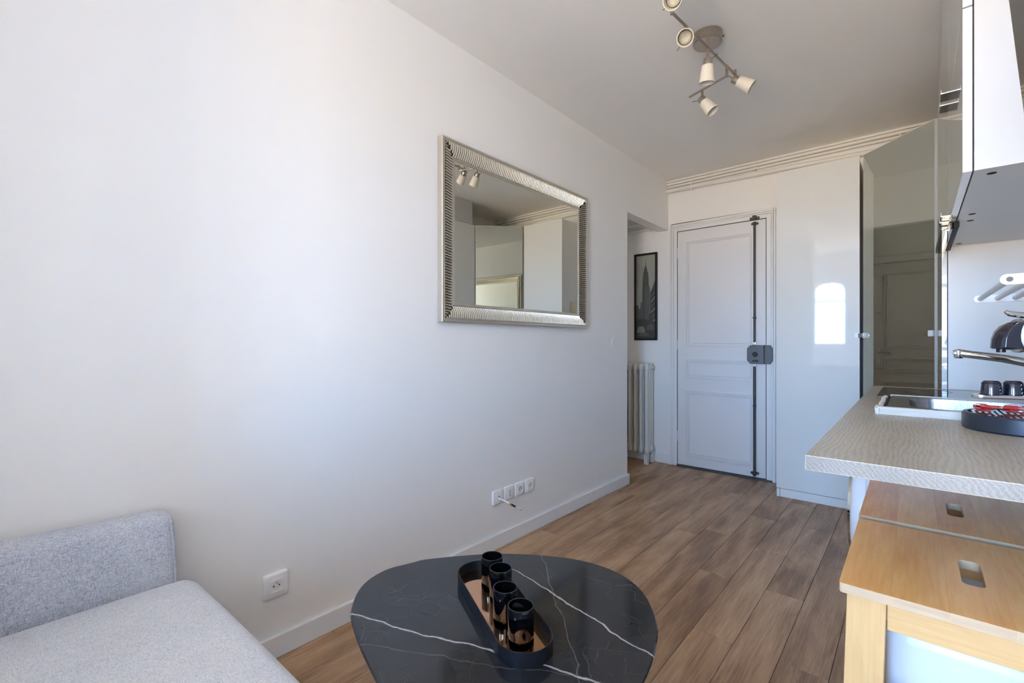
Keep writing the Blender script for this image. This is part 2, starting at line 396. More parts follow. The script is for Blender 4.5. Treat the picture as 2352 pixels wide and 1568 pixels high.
def thing(name, loc, label=None, cat=None, group=None, kind=None):
    e = bpy.data.objects.new(name, None); COL.objects.link(e); e.location = loc; e.empty_display_size = .05
    ORG[e.name] = Vector(loc); return tag(e, label, cat, group, kind)
def copy_tree(o, parent=None, loc=None, label=None):
    c = o.copy(); COL.objects.link(c); c.parent = parent
    if loc is not None: c.location = loc; ORG[c.name] = Vector(loc)
    if label: c['label'] = label
    for ch in o.children: copy_tree(ch, c)
    return c
def stadium(a, b, r, n=12):
    a = Vector((*a, 0)); b = Vector((*b, 0)); d = (b - a).normalized(); t0 = math.atan2(d.y, d.x); out = []
    for c, s in ((b, -math.pi / 2), (a, math.pi / 2)):
        for i in range(n + 1):
            t = t0 + s + math.pi * i / n; out.append((c.x + r * math.cos(t), c.y + r * math.sin(t)))
    return out
V = Vector
UX, UY, UZ = V((1, 0, 0)), V((0, 1, 0)), V((0, 0, 1))

# ------------------------------------------------------------------ the room
XL, XR, YE, ZC = -1.73, .456, 4.215, 2.60      # left wall, right wall, end wall, ceiling
YO, ZO, XC = 3.40, 2.155, -3.42                # opening in the left wall, its head, far end of the corridor
floor = tag(MB().box(XC - .1, XR + .1, YB - WT, YE + .1, -.12, -.012).build('floor', 'dark_gap'), 'brown oak plank floor running towards the door', 'floor', kind='structure')
PW, PLN = .148, .945
pm = MB().box(-PW / 2 + .0006, PW / 2 - .0006, -PLN / 2 + .0006, PLN / 2 - .0006, -.012, 0).build('plank', 'floor_oak', floor, bevel=.0012, seg=1)
first = True
def end_of(k):                                  # one plank joint of each row, read off the floor
    return {0: 2.355, -1: 2.80, -2: 2.355, -3: 1.93, 1: 2.80, 2: 2.2}.get(k, 2.355 + (k * .37) % PLN)
k0 = math.floor((XC + .513) / PW)
for k in range(k0, 8):
    x = -.513 + (k + .5) * PW
    if x - PW / 2 > XR + .02: break
    j = end_of(k); j -= PLN * math.ceil((j - YB) / PLN)
    while j < YE:
        y = j + PLN / 2; j += PLN
        if x < XL - .2 and y + PLN / 2 < YO - .1: continue
        if first: p = pm; first = False
        else: p = pm.copy(); COL.objects.link(p); p.parent = floor
        p.location = (x, y, 0)
tag(MB().box(XC - .1, XR + .1, YB - WT, YE + .1, ZC, ZC + .1).build('ceiling', 'ceiling_paint'), 'plain off-white ceiling', 'ceiling', kind='structure')
# left wall: one slab with the opening at its far end
lw = [(YB, 0), (YO, 0), (YO, ZO), (YE, ZO), (YE, ZC), (YB, ZC)]
wl = tag(MB().prism(lw, lambda p: (XL, p[0], p[1]), lambda p: (XL - .1, p[0], p[1])).build('wall_left', 'wall_paint'), 'long white wall with the silver mirror', 'wall', kind='structure')
we = tag(MB().box(XC - .1, XR + .1, YE, YE + .1, 0, ZC).build('wall_end', 'wall_paint'), 'white end wall around the entrance door', 'wall', kind='structure')
tag(MB().box(XR, XR + .1, YB, YE, 0, ZC).build('wall_right', 'wall_paint'), 'white wall behind the kitchen units', 'wall', kind='structure')
tag(MB().box(XC, XL - .1, YO - .1, YO, 0, ZC).build('wall_corridor', 'wall_paint'), 'white wall of the small corridor', 'wall', kind='structure')
tag(MB().box(XC - .1, XC, YO - .1, YE, 0, ZC).build('wall_corridor_end', 'wall_paint'), 'white wall closing the corridor', 'wall', kind='structure')
tag(MB().box(XL, -1.13, -.45, -.355, 0, ZC).build('wall_shading_stub', 'wall_paint'), 'added white wall stub behind the sofa, shading the left wall', 'wall', kind='structure')  # unseen stub, added to keep window light off the near left wall
# window wall with an arched and a tall opening
ra = (W1[1] - W1[0]) / 2
arch = [(W1[0], W1[2]), (W1[1], W1[2])] + [((W1[0] + W1[1]) / 2 + ra * math.cos(math.pi * i / 14), W1[3] - ra * .55 + ra * .55 * math.sin(math.pi * i / 14)) for i in range(15)]
rect = [(W2[0], W2[2]), (W2[1], W2[2]), (W2[1], W2[3]), (W2[0], W2[3])]
tag(MB().prism([(XL, 0), (XR, 0), (XR, ZC), (XL, ZC)], lambda p: (p[0], YB, p[1]), lambda p: (p[0], YB - WT, p[1]), [arch, rect]).build('wall_back', 'wall_paint'), 'white window wall behind the camera', 'wall', kind='structure')
def window(name, outline, x0, x1, z0, z1, bars, label):
    w = thing(name, ((x0 + x1) / 2, YB - .14, z0), label, 'window', kind='structure')
    c = V(((x0 + x1) / 2, (z0 + z1) / 2)); t = .035
    inner = [(c.x + (p[0] - c.x) * (1 - 2 * t / (x1 - x0)), c.y + (p[1] - c.y) * (1 - 2 * t / (z1 - z0))) for p in outline]
    MB().prism(outline, lambda p: (p[0], YB - .12, p[1]), lambda p: (p[0], YB - .16, p[1]), [inner]).build('frame', 'trim_paint', w)
    for b in bars: MB().box(b[0], b[1], YB - .155, YB - .125, b[2], b[3]).build('glazing_bar', 'trim_paint', w)
    MB().prism(inner, lambda p: (p[0], YB - .139, p[1]), lambda p: (p[0], YB - .141, p[1])).build('pane', 'window_glass', w)
window('window_1', arch, *W1, [(-1.133, -1.117, 1.84, 2.15), (W1[0], W1[1], 1.82, 1.845)], 'small arched window behind the sofa')
window('window_2', rect, *W2, [(.0, .04, W2[2], W2[3]), (W2[0], W2[1], 1.62, 1.645)], 'tall window behind the camera')
# baseboards
def bboard(name, pts):
    m = MB()
    for (x0, x1, y0, y1) in pts: m.box(x0, x1, y0, y1, 0, .078)
    tag(m.build(name, 'trim_paint', bevel=.004, seg=2), 'white painted baseboard', 'baseboard', kind='structure')
bboard('baseboard_left', [(XL, XL + .018, YB, YO + .012), (XL - .1, XL + .018, YO - .002, YO + .014)])
bboard('baseboard_end', [(XC, -1.695, YE - .014, YE)])
bboard('baseboard_back', [(XL + .02, XR, YB, YB + .015)])

# ------------------------------------------------------------------ entrance door with its casing and the multi-point lock
def profile_frame(m, x0, x1, z0, z1, y, w, steps):
    """nested rectangular mouldings on a wall facing -y: steps = (inset, width, depth)"""
    for ins, ww, d in steps:
        a0, a1, c0, c1 = x0 + ins, x1 - ins, z0 + ins, z1 - ins
        m.prism([(a0, c0), (a1, c0), (a1, c1), (a0, c1)], lambda p, y=y, d=d: (p[0], y - d, p[1]), lambda p, y=y: (p[0], y, p[1]),
                [[(a0 + ww, c0 + ww), (a1 - ww, c0 + ww), (a1 - ww, c1 - ww), (a0 + ww, c1 - ww)]])
def casing(name, x0, x1, z1, y, xs0, xs1, zs, label):
    t = thing(name, ((x0 + x1) / 2, y, 0), label, 'door frame', kind='structure')
    MB().box(x0, xs0, y - .016, y, 0, z1).build('side_board', 'trim_paint', t, bevel=.003)
    MB().box(xs1, x1, y - .016, y, 0, z1).build('side_board', 'trim_paint', t, bevel=.003)
    MB().box(xs0, xs1, y - .016, y, zs, z1).build('head_board', 'trim_paint', t, bevel=.003)
    m = MB(); e = .012
    m.box(x0 - .004, x0 + e, y - .03, y, 0, z1 + .01); m.box(x1 - e, x1 + .004, y - .03, y, 0, z1 + .01); m.box(x0 + e, x1 - e, y - .03, y, z1 - e, z1 + .01)
    m.box(x0 + .022, x0 + .03, y - .021, y, 0, z1 - .022); m.box(x1 - .03, x1 - .022, y - .021, y, 0, z1 - .022); m.box(x0 + .03, x1 - .03, y - .021, y, z1 - .03, z1 - .022)
    m.build('moulding', 'trim_paint', t, bevel=.003)
    return t
casing('trim_1', -1.70, -.848, 2.185, YE, -1.645, -.912, 2.128, 'white moulded frame around the entrance door')
d1 = thing('door_1', (-1.28, YE, 0), 'white panelled entrance door with a dark bolt running its full height', 'door', kind='structure')
DX0, DX1, DZ0, DZ1 = -1.640, -.918, .014, 2.123
MB().box(DX0, DX1, YE - .006, YE, DZ0, DZ1).build('leaf', 'door_paint', d1)
MB().box(-1.645, -.912, YE - .003, YE - .0005, .0, 2.128).build('gap', 'dark_gap', d1)
for z0, z1 in ((1.085, 2.03), (.80, .972), (.10, .69)):
    m = MB(); profile_frame(m, -1.565, -1.0, z0, z1, YE - .006, .03, ((0, .012, .013), (.012, .010, .006), (.026, .006, .011)))
    m.build('panel_moulding', 'door_paint', d1, bevel=.002)
    MB().box(-1.53, -1.035, YE - .0075, YE - .006, z0 + .035, z1 - .035).build('panel', 'door_paint', d1)
for z in (1.93, 1.10, .27):
    m = MB(); m.cyl((-1.642, YE - .02, z - .045), (-1.642, YE - .02, z + .045), .007, n=10); m.cyl((-1.642, YE - .02, z - .002), (-1.642, YE - .02, z + .002), .0085, n=10)
    m.build('hinge', 'door_paint', d1)
MB().box(DX0, DX1 + .05, YE - .045, YE, 0, .010).build('threshold', 'dark_iron', d1)
# lock
lz0, lz1, lx0, lx1 = .945, 1.097, -1.050, -.864
c = .026
oct_ = [(lx0 + c, lz0), (-.924, lz0), (-.924, lz1), (lx0 + c, lz1), (lx0, lz1 - c), (lx0, lz0 + c)]
lock = MB().prism(oct_, lambda p: (p[0], YE - .045, p[1]), lambda p: (p[0], YE - .006, p[1])).build('lock_case', 'lock_grey', d1, bevel=.003)
keep = [(-.920, lz0), (lx1 - .016, lz0), (lx1, lz0 + c), (lx1, lz1 - c), (lx1 - .016, lz1), (-.920, lz1)]
MB().prism(keep, lambda p: (p[0], YE - .045, p[1]), lambda p: (p[0], YE - .016, p[1])).build('lock_keep', 'lock_grey', d1, bevel=.003)
kx, kz = -.988, 1.022
m = MB(); m.lathe((kx, YE - .045, kz), [(0, 0), (.019, 0), (.019, .014), (.016, .018), (.011, .018), (.011, .026), (0, .026)], 24, (0, -1, 0)); m.build('turn_knob', 'black_satin', lock)
MB().box(-1.008, -.966, YE - .048, YE - .045, .962, .975).build('slide_slot', 'black_satin', lock)
MB().box(-.975, -.969, YE - .050, YE - .045, .960, .977).build('slide_button', 'black_matt', lock)
for x in (-1.02, -.958, -.912, -.886):
    for z in (lz0 + .008, lz1 - .008):
        MB().cyl((x, YE - .0465, z), (x, YE - .044, z), .004, n=8).build('screw', 'dark_iron', lock)
rx = -.997
MB().cyl((rx, YE - .026, 1.12), (rx, YE - .026, 2.10), .0085, n=12).build('bolt_rod', 'dark_iron', d1)
MB().cyl((rx, YE - .026, .025), (rx, YE - .026, .925), .0105, n=12).build('bolt_rod', 'dark_iron', d1)
for z in (1.32, .60): MB().cyl((rx, YE - .026, z - .006), (rx, YE - .026, z + .006), .0135, n=12).build('rod_joint', 'dark_iron', d1)
for z0, z1 in ((1.097, 1.122), (.92, .945)): MB().box(rx - .014, rx + .014, YE - .04, YE - .012, z0, z1).build('rod_shackle', 'chrome', d1, bevel=.003)
m = MB(); m.box(rx - .036, rx + .036, YE - .03, YE - .006, 2.126, 2.146); m.box(rx - .014, rx + .014, YE - .044, YE - .006, 2.122, 2.156); m.build('bolt_keep', 'dark_iron', d1, bevel=.003)
m = MB(); m.box(rx - .026, rx + .026, YE - .024, YE - .006, 2.085, 2.10); m.cyl((rx, YE - .026, 2.08), (rx, YE - .026, 2.105), .014, n=12); m.build('rod_guide', 'dark_iron', d1, bevel=.002)
m = MB(); m.box(rx - .03, rx + .03, YE - .024, YE - .006, .04, .058); m.cyl((rx, YE - .026, .034), (rx, YE - .026, .062), .015, n=12); m.build('rod_guide', 'dark_iron', d1, bevel=.002)

# corridor door (seen in the mirrored door)
d2 = thing('door_2', (XC, 3.81, 0), 'white panelled corridor door with a lever handle', 'door', kind='structure')
dy0, dy1 = 3.45, 4.135
MB().box(XC, XC + .012, dy0, dy1, .012, 2.04).build('leaf', 'door_paint', d2)
for z0, z1 in ((1.05, 1.93), (.78, .94), (.14, .67)):
    m = MB()
    for ins, ww, d in ((0, .014, .012), (.02, .012, .008)):
        a0, a1, c0, c1 = dy0 + .1 + ins, dy1 - .1 - ins, z0 + ins, z1 - ins
        m.prism([(a0, c0), (a1, c0), (a1, c1), (a0, c1)], lambda p, d=d: (XC + .012 + d, p[0], p[1]), lambda p: (XC + .012, p[0], p[1]),
                [[(a0 + ww, c0 + ww), (a1 - ww, c0 + ww), (a1 - ww, c1 - ww), (a0 + ww, c1 - ww)]])
    m.build('panel_moulding', 'door_paint', d2, bevel=.002)
hp = MB().box(XC + .012, XC + .018, dy1 - .07, dy1 - .03, .86, 1.06).build('handle_plate', 'plastic_white', d2, bevel=.004)
MB().tube([(XC + .018, dy1 - .05, 1.0), (XC + .05, dy1 - .05, 1.0), (XC + .055, dy1 - .07, 1.0), (XC + .055, dy1 - .17, .998)], .008).build('lever', 'chrome', hp)
t2 = thing('trim_2', (XC, 3.81, 0), 'white frame around the corridor door', 'door frame', kind='structure')
MB().box(XC, XC + .03, YO, dy0 - .004, 0, 2.12).build('side_board', 'trim_paint', t2, bevel=.003)
MB().box(XC, XC + .03, dy1 + .004, YE - .014, 0, 2.12).build('side_board', 'trim_paint', t2, bevel=.003)
MB().box(XC, XC + .03, dy0 - .004, dy1 + .004, 2.05, 2.12).build('head_board', 'trim_paint', t2, bevel=.003)

# ------------------------------------------------------------------ wardrobe by the entrance, corner wardrobe, tall unit
ZT = 2.355
w = thing('wardrobe', (-.515, 3.86, 0), 'tall glossy white wardrobe with a plain door beside the entrance door', 'wardrobe')
MB().box(-.767, -.285, 3.862, YE - .002, .0, ZT).build('carcass', 'carcass_white', w)
MB().box(-.769, -.279, 3.842, 3.860, .062, ZT + .002).build('door', 'gloss_white', w, bevel=.0015, seg=2)
MB().box(-.745, -.281, 3.846, 3.862, .0, .058).build('plinth', 'carcass_white', w, bevel=.001)
MB().box(-.767, -.747, 3.845, 3.862, .0, .058).build('plinth_end', 'carcass_white', w, bevel=.001)
D0, D1 = V((-.262, 3.842, 0)), V((.083, 3.477, 0))
dd = (D1 - D0).normalized(); dn = V((-dd.y, dd.x, 0)); dn = dn if dn.y < 0 else -dn
cw = thing('corner_wardrobe', (.1, 3.86, 0), 'corner wardrobe with a diagonal grey mirrored door', 'wardrobe')
poly = [(D0 - dn * .022)[:2], (D1 - dn * .022)[:2], (XR - .002, 3.475), (XR - .002, YE - .002), (-.262, YE - .002), (-.262, 3.87)]
MB().prism(poly, lambda p: (p[0], p[1], 0), lambda p: (p[0], p[1], ZT - .006)).build('carcass', 'carcass_white', cw)
mid = (D0 + D1) / 2; hl = (D1 - D0).length / 2
dr = MB().obox(mid - dn * .010 + UZ * (ZT / 2 + .03), dd, dn, UZ, hl, .0085, ZT / 2 - .03).build('door', 'carcass_white', cw, bevel=.001)
MB().obox(mid - dn * .0005 + UZ * (ZT / 2 + .03), dd, dn, UZ, hl - .004, .001, ZT / 2 - .034).build('mirror_glass', 'grey_mirror', dr)
MB().obox(mid - dn * .012 + UZ * .03, dd, dn, UZ, hl, .008, .028).build('plinth', 'carcass_white', cw)
def child_lock(p, n, d, label):
    t = thing('safety_latch', p, label, 'latch'); p = V(p)
    MB().obox(p + n * .006, d, n, UZ, .014, .006, .017).build('catch', 'plastic_white', t, bevel=.003)
    return t, p
t, p = child_lock(V((-.292, 3.842, 1.165)), V((0, -1, 0)), UX, 'white and black safety latch across the two wardrobe doors')
MB().obox(V((-.270, 3.826, 1.165)), UX, UY, UZ, .016, .003, .013).build('strap', 'black_satin', t, bevel=.002)
q = D0 + dd * .022 + UZ * 1.165
MB().obox(q + dn * .007, dd, dn, UZ, .013, .007, .017).build('catch', 'plastic_white', t, bevel=.003)
MB().cyl(q + dn * .014, q + dn * .024, .007, n=12).build('button', 'chrome', t)
q = D1 - dd * .02 + UZ * 1.17
t, p = child_lock(q, dn, dd, 'white safety latch on the free edge of the mirrored door')
tu = thing('tall_cabinet', (.27, 3.1, 0), 'tall white kitchen cabinet between worktop and mirrored door', 'cabinet')
MB().box(.106, XR - .002, 2.745, 3.470, 0, ZT).build('carcass', 'carcass_white', tu, bevel=.001)
MB().box(.086, .1035, 2.742, 3.470, .062, ZT).build('door', 'gloss_white', tu, bevel=.0015)
MB().box(.112, .124, 2.745, 3.47, 0, .058).build('plinth', 'carcass_white', tu)
tag(MB().box(.092, XR - .002, 2.742, 3.44, ZT + .004, ZC - .002).build('filler_panel', 'cabinet_white', bevel=.001), 'white filler panel between the tall cabinet and the ceiling', 'panel')

# ------------------------------------------------------------------ wall units and hood
def tab_pull(parent, y, z):
    m = MB(); m.box(.062, .0865, y - .035, y + .035, z - .003, z); m.box(.062, .0645, y - .035, y + .035, z, z + .011)
    m.build('tab_pull', 'chrome', parent, bevel=.0008)
ZU = 1.53
def wall_unit(y0, y1, label, near):
    t = thing('wall_cabinet', (.27, (y0 + y1) / 2, ZU), label, 'cabinet', 'wall cabinets above the worktop')
    MB().box(.106, XR - .002, y0 + .001, y1 - .001, ZU, ZC - .004).build('carcass', 'cabinet_white', t, bevel=.001)
    for z0, z1 in ((ZU, 1.925), (1.929, ZC - .006)):
        d = MB().box(.086, .1035, y0 + .001, y1 - .001, z0, z1).build('door', 'gloss_white', t, bevel=.0012)
        tab_pull(d, y1 - .05 if near else y0 + .05, z0)
    for x, y in ((.14, y0 + .052), (.137, y1 - .055)): MB().cyl((x, y, ZU - .0006), (x, y, ZU + .004), .009, n=16).build('cam_hole', 'dark_gap', t)
    return t
wall_unit(1.565, 2.145, 'white wall cabinet nearest the camera with its pale end panel showing', True)
wall_unit(2.147, 2.738, 'white wall cabinet above the hob, next to the tall cabinet', False)
hd = thing('cooker_hood', (.12, 2.45, 1.5), 'slim black pull-out cooker hood under the wall cabinet', 'cooker hood')
MB().box(.098, .113, 2.185, 2.735, 1.512, 1.5295).build('body', 'black_matt', hd, bevel=.002)
MB().box(.066, .0965, 2.185, 2.735, 1.505, 1.5285).build('front_lip', 'black_gloss', hd, bevel=.002)
MB().box(.078, .088, 2.19, 2.73, 1.5035, 1.505).build('trim_strip', 'chrome', hd)

# ------------------------------------------------------------------ worktop, sink, hob, tap
ZW = .92
WY0, WY1, WX0 = .970, 2.735, -.149
SX0, SX1, SY0, SY1 = -.060, .35, 1.70, 2.07          # cut-out for the bowl
wt = MB().prism([(WX0, WY0), (XR - .002, WY0), (XR - .002, WY1), (WX0, WY1)], lambda p: (p[0], p[1], ZW), lambda p: (p[0], p[1], ZW - .027),
                [[(SX0, SY0), (SX1, SY0), (SX1, SY1), (SX0, SY1)]])
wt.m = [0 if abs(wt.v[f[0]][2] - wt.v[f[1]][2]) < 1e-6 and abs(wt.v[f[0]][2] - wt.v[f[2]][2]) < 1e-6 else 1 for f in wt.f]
wt = wt.build('worktop', ['worktop_oak', 'worktop_shaded_edge'], bevel=.0015)
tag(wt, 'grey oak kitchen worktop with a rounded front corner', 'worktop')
sk = thing('kitchen_sink', (.145, 1.88, ZW), 'stainless steel sink with a raised pale wood edge', 'sink')
rimz = ZW + .017
bowl = [(-.02, 1.75), (.32, 1.75), (.32, 2.03), (-.02, 2.03)]
m = MB(); n = 8
def rrect(x0, x1, y0, y1, r, n=6):
    o = []
    for cx, cy, a in ((x1 - r, y1 - r, 0), (x0 + r, y1 - r, 90), (x0 + r, y0 + r, 180), (x1 - r, y0 + r, 270)):
        for i in range(n + 1): t = R(a + 90 * i / n); o.append((cx + r * math.cos(t), cy + r * math.sin(t)))
    return o
bi = rrect(-.015, .33, 1.735, 2.035, .06)
m.prism([(-.062, 1.675), (.395, 1.675), (.395, 2.085), (-.062, 2.085)], lambda p: (p[0], p[1], rimz), lambda p: (p[0], p[1], rimz - .0012), [bi])
m.build('rim', 'sink_steel', sk)
m = MB(); nb = len(bi); cxb, cyb = .1575, 1.885
rows = [(1, rimz), (.985, rimz - .012), (.95, rimz - .10), (.90, rimz - .125), (.5, rimz - .13)]
vs = []
for s, z in rows: vs += [(cxb + (p[0] - cxb) * s, cyb + (p[1] - cyb) * s, z) for p in bi]
fs = [(i * nb + k, i * nb + (k + 1) % nb, (i + 1) * nb + (k + 1) % nb, (i + 1) * nb + k) for i in range(len(rows) - 1) for k in range(nb)] + [tuple(range((len(rows) - 1) * nb, len(rows) * nb))]
m.add(vs, fs); m.build('bowl', 'sink_steel', sk)
MB().box(-.080, .40, 1.654, 1.674, ZW, rimz + .004).build('wood_edge', 'pale_wood_strip', sk, bevel=.001)
MB().box(-.066, .40, 2.086, 2.098, ZW, rimz + .002).build('wood_edge', 'pale_wood_strip', sk, bevel=.001)
MB().box(-.070, -.0625, 1.674, 2.086, ZW, rimz - .004).build('inner_edge', 'dark_gap', sk)
m = MB(); rs = random.Random(3)
pts = [(-.0795 + rs.uniform(-.003, .003), 1.655 + .435 * i / 22, ZW + .008 + rs.uniform(0, .006)) for i in range(23)]
m.tube(pts, [rs.uniform(.004, .0075) for _ in pts], 8)
m.tube([(-.081, 1.655, ZW), (-.0815, 1.652, ZW + .018)], [.004, .006], 8); m.build('silicone_bead', 'silicone', sk)
hob = thing('ceramic_hob', (.13, 2.38, ZW), 'black glass ceramic hob behind the sink', 'hob')
MB().box(-.108, .40, 2.16, 2.62, ZW + .0002, ZW + .0045).build('glass', 'hob_glass', hob, bevel=.0015)
for x, y, r in ((.02, 2.28, .07), (.02, 2.50, .09), (.27, 2.28, .09), (.27, 2.50, .07)):
    m = MB(); m.lathe((x, y, ZW + .0046), [(r, 0), (r, .0002), (r - .002, .0002), (r - .002, 0)], 40); m.build('zone_ring', 'drip_grey', hob)
tap = thing('kitchen_tap', (.36, 1.99, rimz), 'chrome mixer tap with a long flat spout', 'tap')
TY = 1.95
m = MB(); m.lathe((.36, 1.99, rimz), [(0, 0), (.026, 0), (.026, .01), (.021, .02), (.021, .115), (.017, .13), (0, .132)], 24); m.build('body', 'chrome', tap)
m = MB(); m.tube([(.345, 1.985, 1.035), (.30, 1.972, 1.047), (.25, 1.958, 1.060), (.19, TY, 1.074), (.13, TY, 1.083), (.098, TY, 1.088), (.088, TY, 1.086)], [.013, .013, .0125, .012, .0115, .012, .010], 14); m.build('spout', 'chrome', tap)
m = MB(); m.lathe((.099, TY, 1.072), [(0, 0), (.0095, 0), (.0115, .004), (.0125, .018), (.011, .024), (0, .026)], 20); m.build('aerator', 'chrome', tap)
m = MB(); m.tube([(.36, 1.99, rimz + .13), (.36, 1.96, rimz + .15), (.36, 1.89, rimz + .165)], [.010, .008, .006], 10); m.build('lever', 'chrome', tap)

# ------------------------------------------------------------------ coffee machine on the worktop
cm = thing('coffee_machine', (.22, 1.56, ZW), 'retro black and chrome capsule coffee machine', 'coffee machine')
tc_ = V((.188, 1.546, ZW))
m = MB(); m.lathe(tc_, [(0, 0), (.102, 0), (.105, .004), (.105, .034), (.102, .038), (.095, .038), (.093, .033), (0, .033)], 64); base = m.build('drip_base', 'drip_grey', cm)
m = MB()
for i in range(-9, 10):
    x = tc_.x + i * .0105; hw = math.sqrt(max(0, .091 ** 2 - (i * .0105) ** 2))
    if hw > .01: m.box(x - .0028, x + .0028, tc_.y - hw, tc_.y + hw, ZW + .033, ZW + .037)
m.build('drip_grid', 'chrome', base)
colc = (.256, 1.60)
m = MB(); m.lathe((colc[0], colc[1], ZW + .03), [(0, 0), (.05, 0), (.05, .215), (0, .215)], 40); colm = m.build('column', 'black_satin', cm)
m = MB()
for i in range(15):
    z = ZW + .05 + i * .0115; m.lathe((colc[0], colc[1], z), [(.0495, 0), (.0525, .001), (.0525, .004), (.0495, .005)], 40)
m.build('cooling_fin', 'chrome', colm)['kind'] = 'stuff'
m = MB(); m.prism(stadium((.117, 1.553), (.24, 1.60), .017), lambda p: (p[0], p[1], .989), lambda p: (p[0], p[1], .9985)); m.build('cup_shelf', 'chrome', cm, bevel=.002)
ax = V((.115, .045, 0)).normalized(); sd = V((-ax.y, ax.x, 0)); hc = V((.215, 1.583, 1.135))
m = MB(); m.cyl(hc - ax * .038, hc + ax * .09, .036, n=36); m.build('head', 'machine_navy', cm, bevel=.004)
for a in (-.04, -.024): 
    m = MB(); m.cyl(hc + ax * (a - .004), hc + ax * (a + .004), .0385, n=36); m.build('chrome_ring', 'chrome', cm, bevel=.001)
# beak-shaped outlet: quarter dome in front of the head
prof = [(-.038, .034), (-.052, .032), (-.066, .024), (-.077, .010), (-.083, -.008), (-.085, -.030), (-.060, -.033), (-.038, -.030)]
m = MB(); vs = []; ww = (.008, .020, .026, .028, .026, .020, .008)
for j in range(7):
    t = (j - 3) / 3
    for a, z in prof:
        k = 1 - .18 * t * t if a < -.04 else 1
        vs.append(hc + ax * (-.038 + (a + .038) * k) + sd * (t * .028) + UZ * (z * (1 - .10 * t * t)))
np_ = len(prof)
fs = [(j * np_ + i, j * np_ + (i + 1) % np_, (j + 1) * np_ + (i + 1) % np_, (j + 1) * np_ + i) for j in range(6) for i in range(np_)] + [tuple(range(np_)), tuple(range(6 * np_, 7 * np_))]
m.add(vs, fs); m.build('outlet', 'machine_navy', cm, bevel=.002)
m = MB(); m.cyl(hc + ax * -.07 + UZ * -.038, hc + ax * -.07 + UZ * -.030, .008, n=16); m.build('nozzle', 'black_satin', cm)
m = MB(); m.tube([hc + ax * p + UZ * z for p, z in ((-.062, .056), (-.055, .051), (-.035, .047), (0, .046), (.05, .047), (.09, .044))], [.004, .006, .007, .007, .007, .006], 12); m.build('lever', 'chrome', cm)
m = MB(); m.cyl(hc + ax * -.01 + UZ * .03, hc + ax * -.01 + UZ * .048, .008, n=12); m.build('lever_pin', 'chrome', cm)
def pod(x, y, label):
    t = thing('coffee_capsule', (x, y, .9985), label, 'capsule', 'capsules on the cup shelf')
    m = MB(); m.lathe((x, y, .9985), [(0, 0), (.0205, 0), (.0205, .0012), (.0188, .0018), (.0165, .026), (.0150, .030), (.012, .0325), (0, .033)], 32); m.build('shell', 'machine_navy', t)
    m = MB(); m.lathe((x, y, .9985 + .026), [(.0167, 0), (.0171, .0008), (.0163, .0016)], 32); m.build('ridge', 'black_satin', t)
pod(.1335, 1.552, 'black capsule upside down at the outer tip of the chrome shelf')
pod(.171, 1.575, 'black capsule upside down on the chrome shelf, next to the coffee machine column')
rs = random.Random(11)
for i in range(15):
    a = rs.uniform(0, 6.28); rr = .06 * math.sqrt(rs.random()); cx, cy = tc_.x - .028 + rr * math.cos(a) * .9, tc_.y - .01 + rr * math.sin(a) * .8
    z = ZW + .037 + (i % 3) * .0065; th = rs.uniform(0, 3.14); u = V((math.cos(th), math.sin(th), rs.uniform(-.25, .25))).normalized(); v = UZ.cross(u).normalized(); w_ = u.cross(v)
    t = thing('sachet', (cx, cy, z), 'small red and silver foil sachet heaped on the round drip tray', 'sachet', 'foil sachets on the drip tray')
    m = MB(); c0 = V((cx, cy, z + .005)); m.obox(c0, u, v, w_, .0145, .0095, .0026); m.build('packet', 'red_foil', t, bevel=.002)
    m = MB(); m.obox(c0, u, v, w_, .0180, .0095, .0005); m.build('foil_edge', 'white_foil', t)

# ------------------------------------------------------------------ dish rack on the right wall
dk = thing('dish_rack', (.44, 1.91, 1.265), 'white wall-mounted plate rack of parallel metal tubes', 'dish rack')
for y in (1.583, 2.240):
    st = stadium((.162, 1.267), (.43, 1.267), .0125)
    m = MB(); m.prism(st, lambda p: (p[0], y - .004, p[1]), lambda p: (p[0], y + .004, p[1])); br = m.build('bracket', 'plastic_white', dk, bevel=.001)
    for x in (.166, .40): m = MB(); m.lathe((x, y - .004, 1.267), [(.006, 0), (.006, .0012), (.003, .0012), (.003, .0004), (0, .0004)], 16, (0, -1, 0)); m.build('screw', 'dark_iron', br)
for i in range(7):
    x = .166 + i * .041; MB().cyl((x, 1.587, 1.267), (x, 2.236, 1.267), .0075, n=14).build('tube', 'plastic_white', dk)
MB().box(.435, XR, 1.575, 1.60, 1.24, 1.30).build('wall_plate', 'plastic_white', dk); MB().box(.435, XR, 2.225, 2.25, 1.24, 1.30).build('wall_plate', 'plastic_white', dk)

# ------------------------------------------------------------------ screen on the right wall, just beside the camera
tv = thing('television', (.30, .63, 1.4), 'slim black flat screen tilted forward on the right wall', 'television')
tn = V((-math.cos(R(5)), 0, -math.sin(R(5)))); tu_ = V((-math.sin(R(5)), 0, math.cos(R(5)))); tcn = V((.099, .61, 1.56))
MB().obox(tcn - tn * .016, UY, tn, tu_, .315, .016, .19).build('housing', 'tv_bezel', tv, bevel=.004)
MB().obox(tcn + tn * .0006, UY, tn, tu_, .307, .0008, .180).build('screen', 'screen_black', tv)
MB().tube([tcn - tn * .03, (.30, .62, 1.54), (.45, .62, 1.54)], .018).build('wall_arm', 'black_satin', tv)
MB().box(.44, XR, .54, .70, 1.46, 1.62).build('wall_plate', 'black_satin', tv)

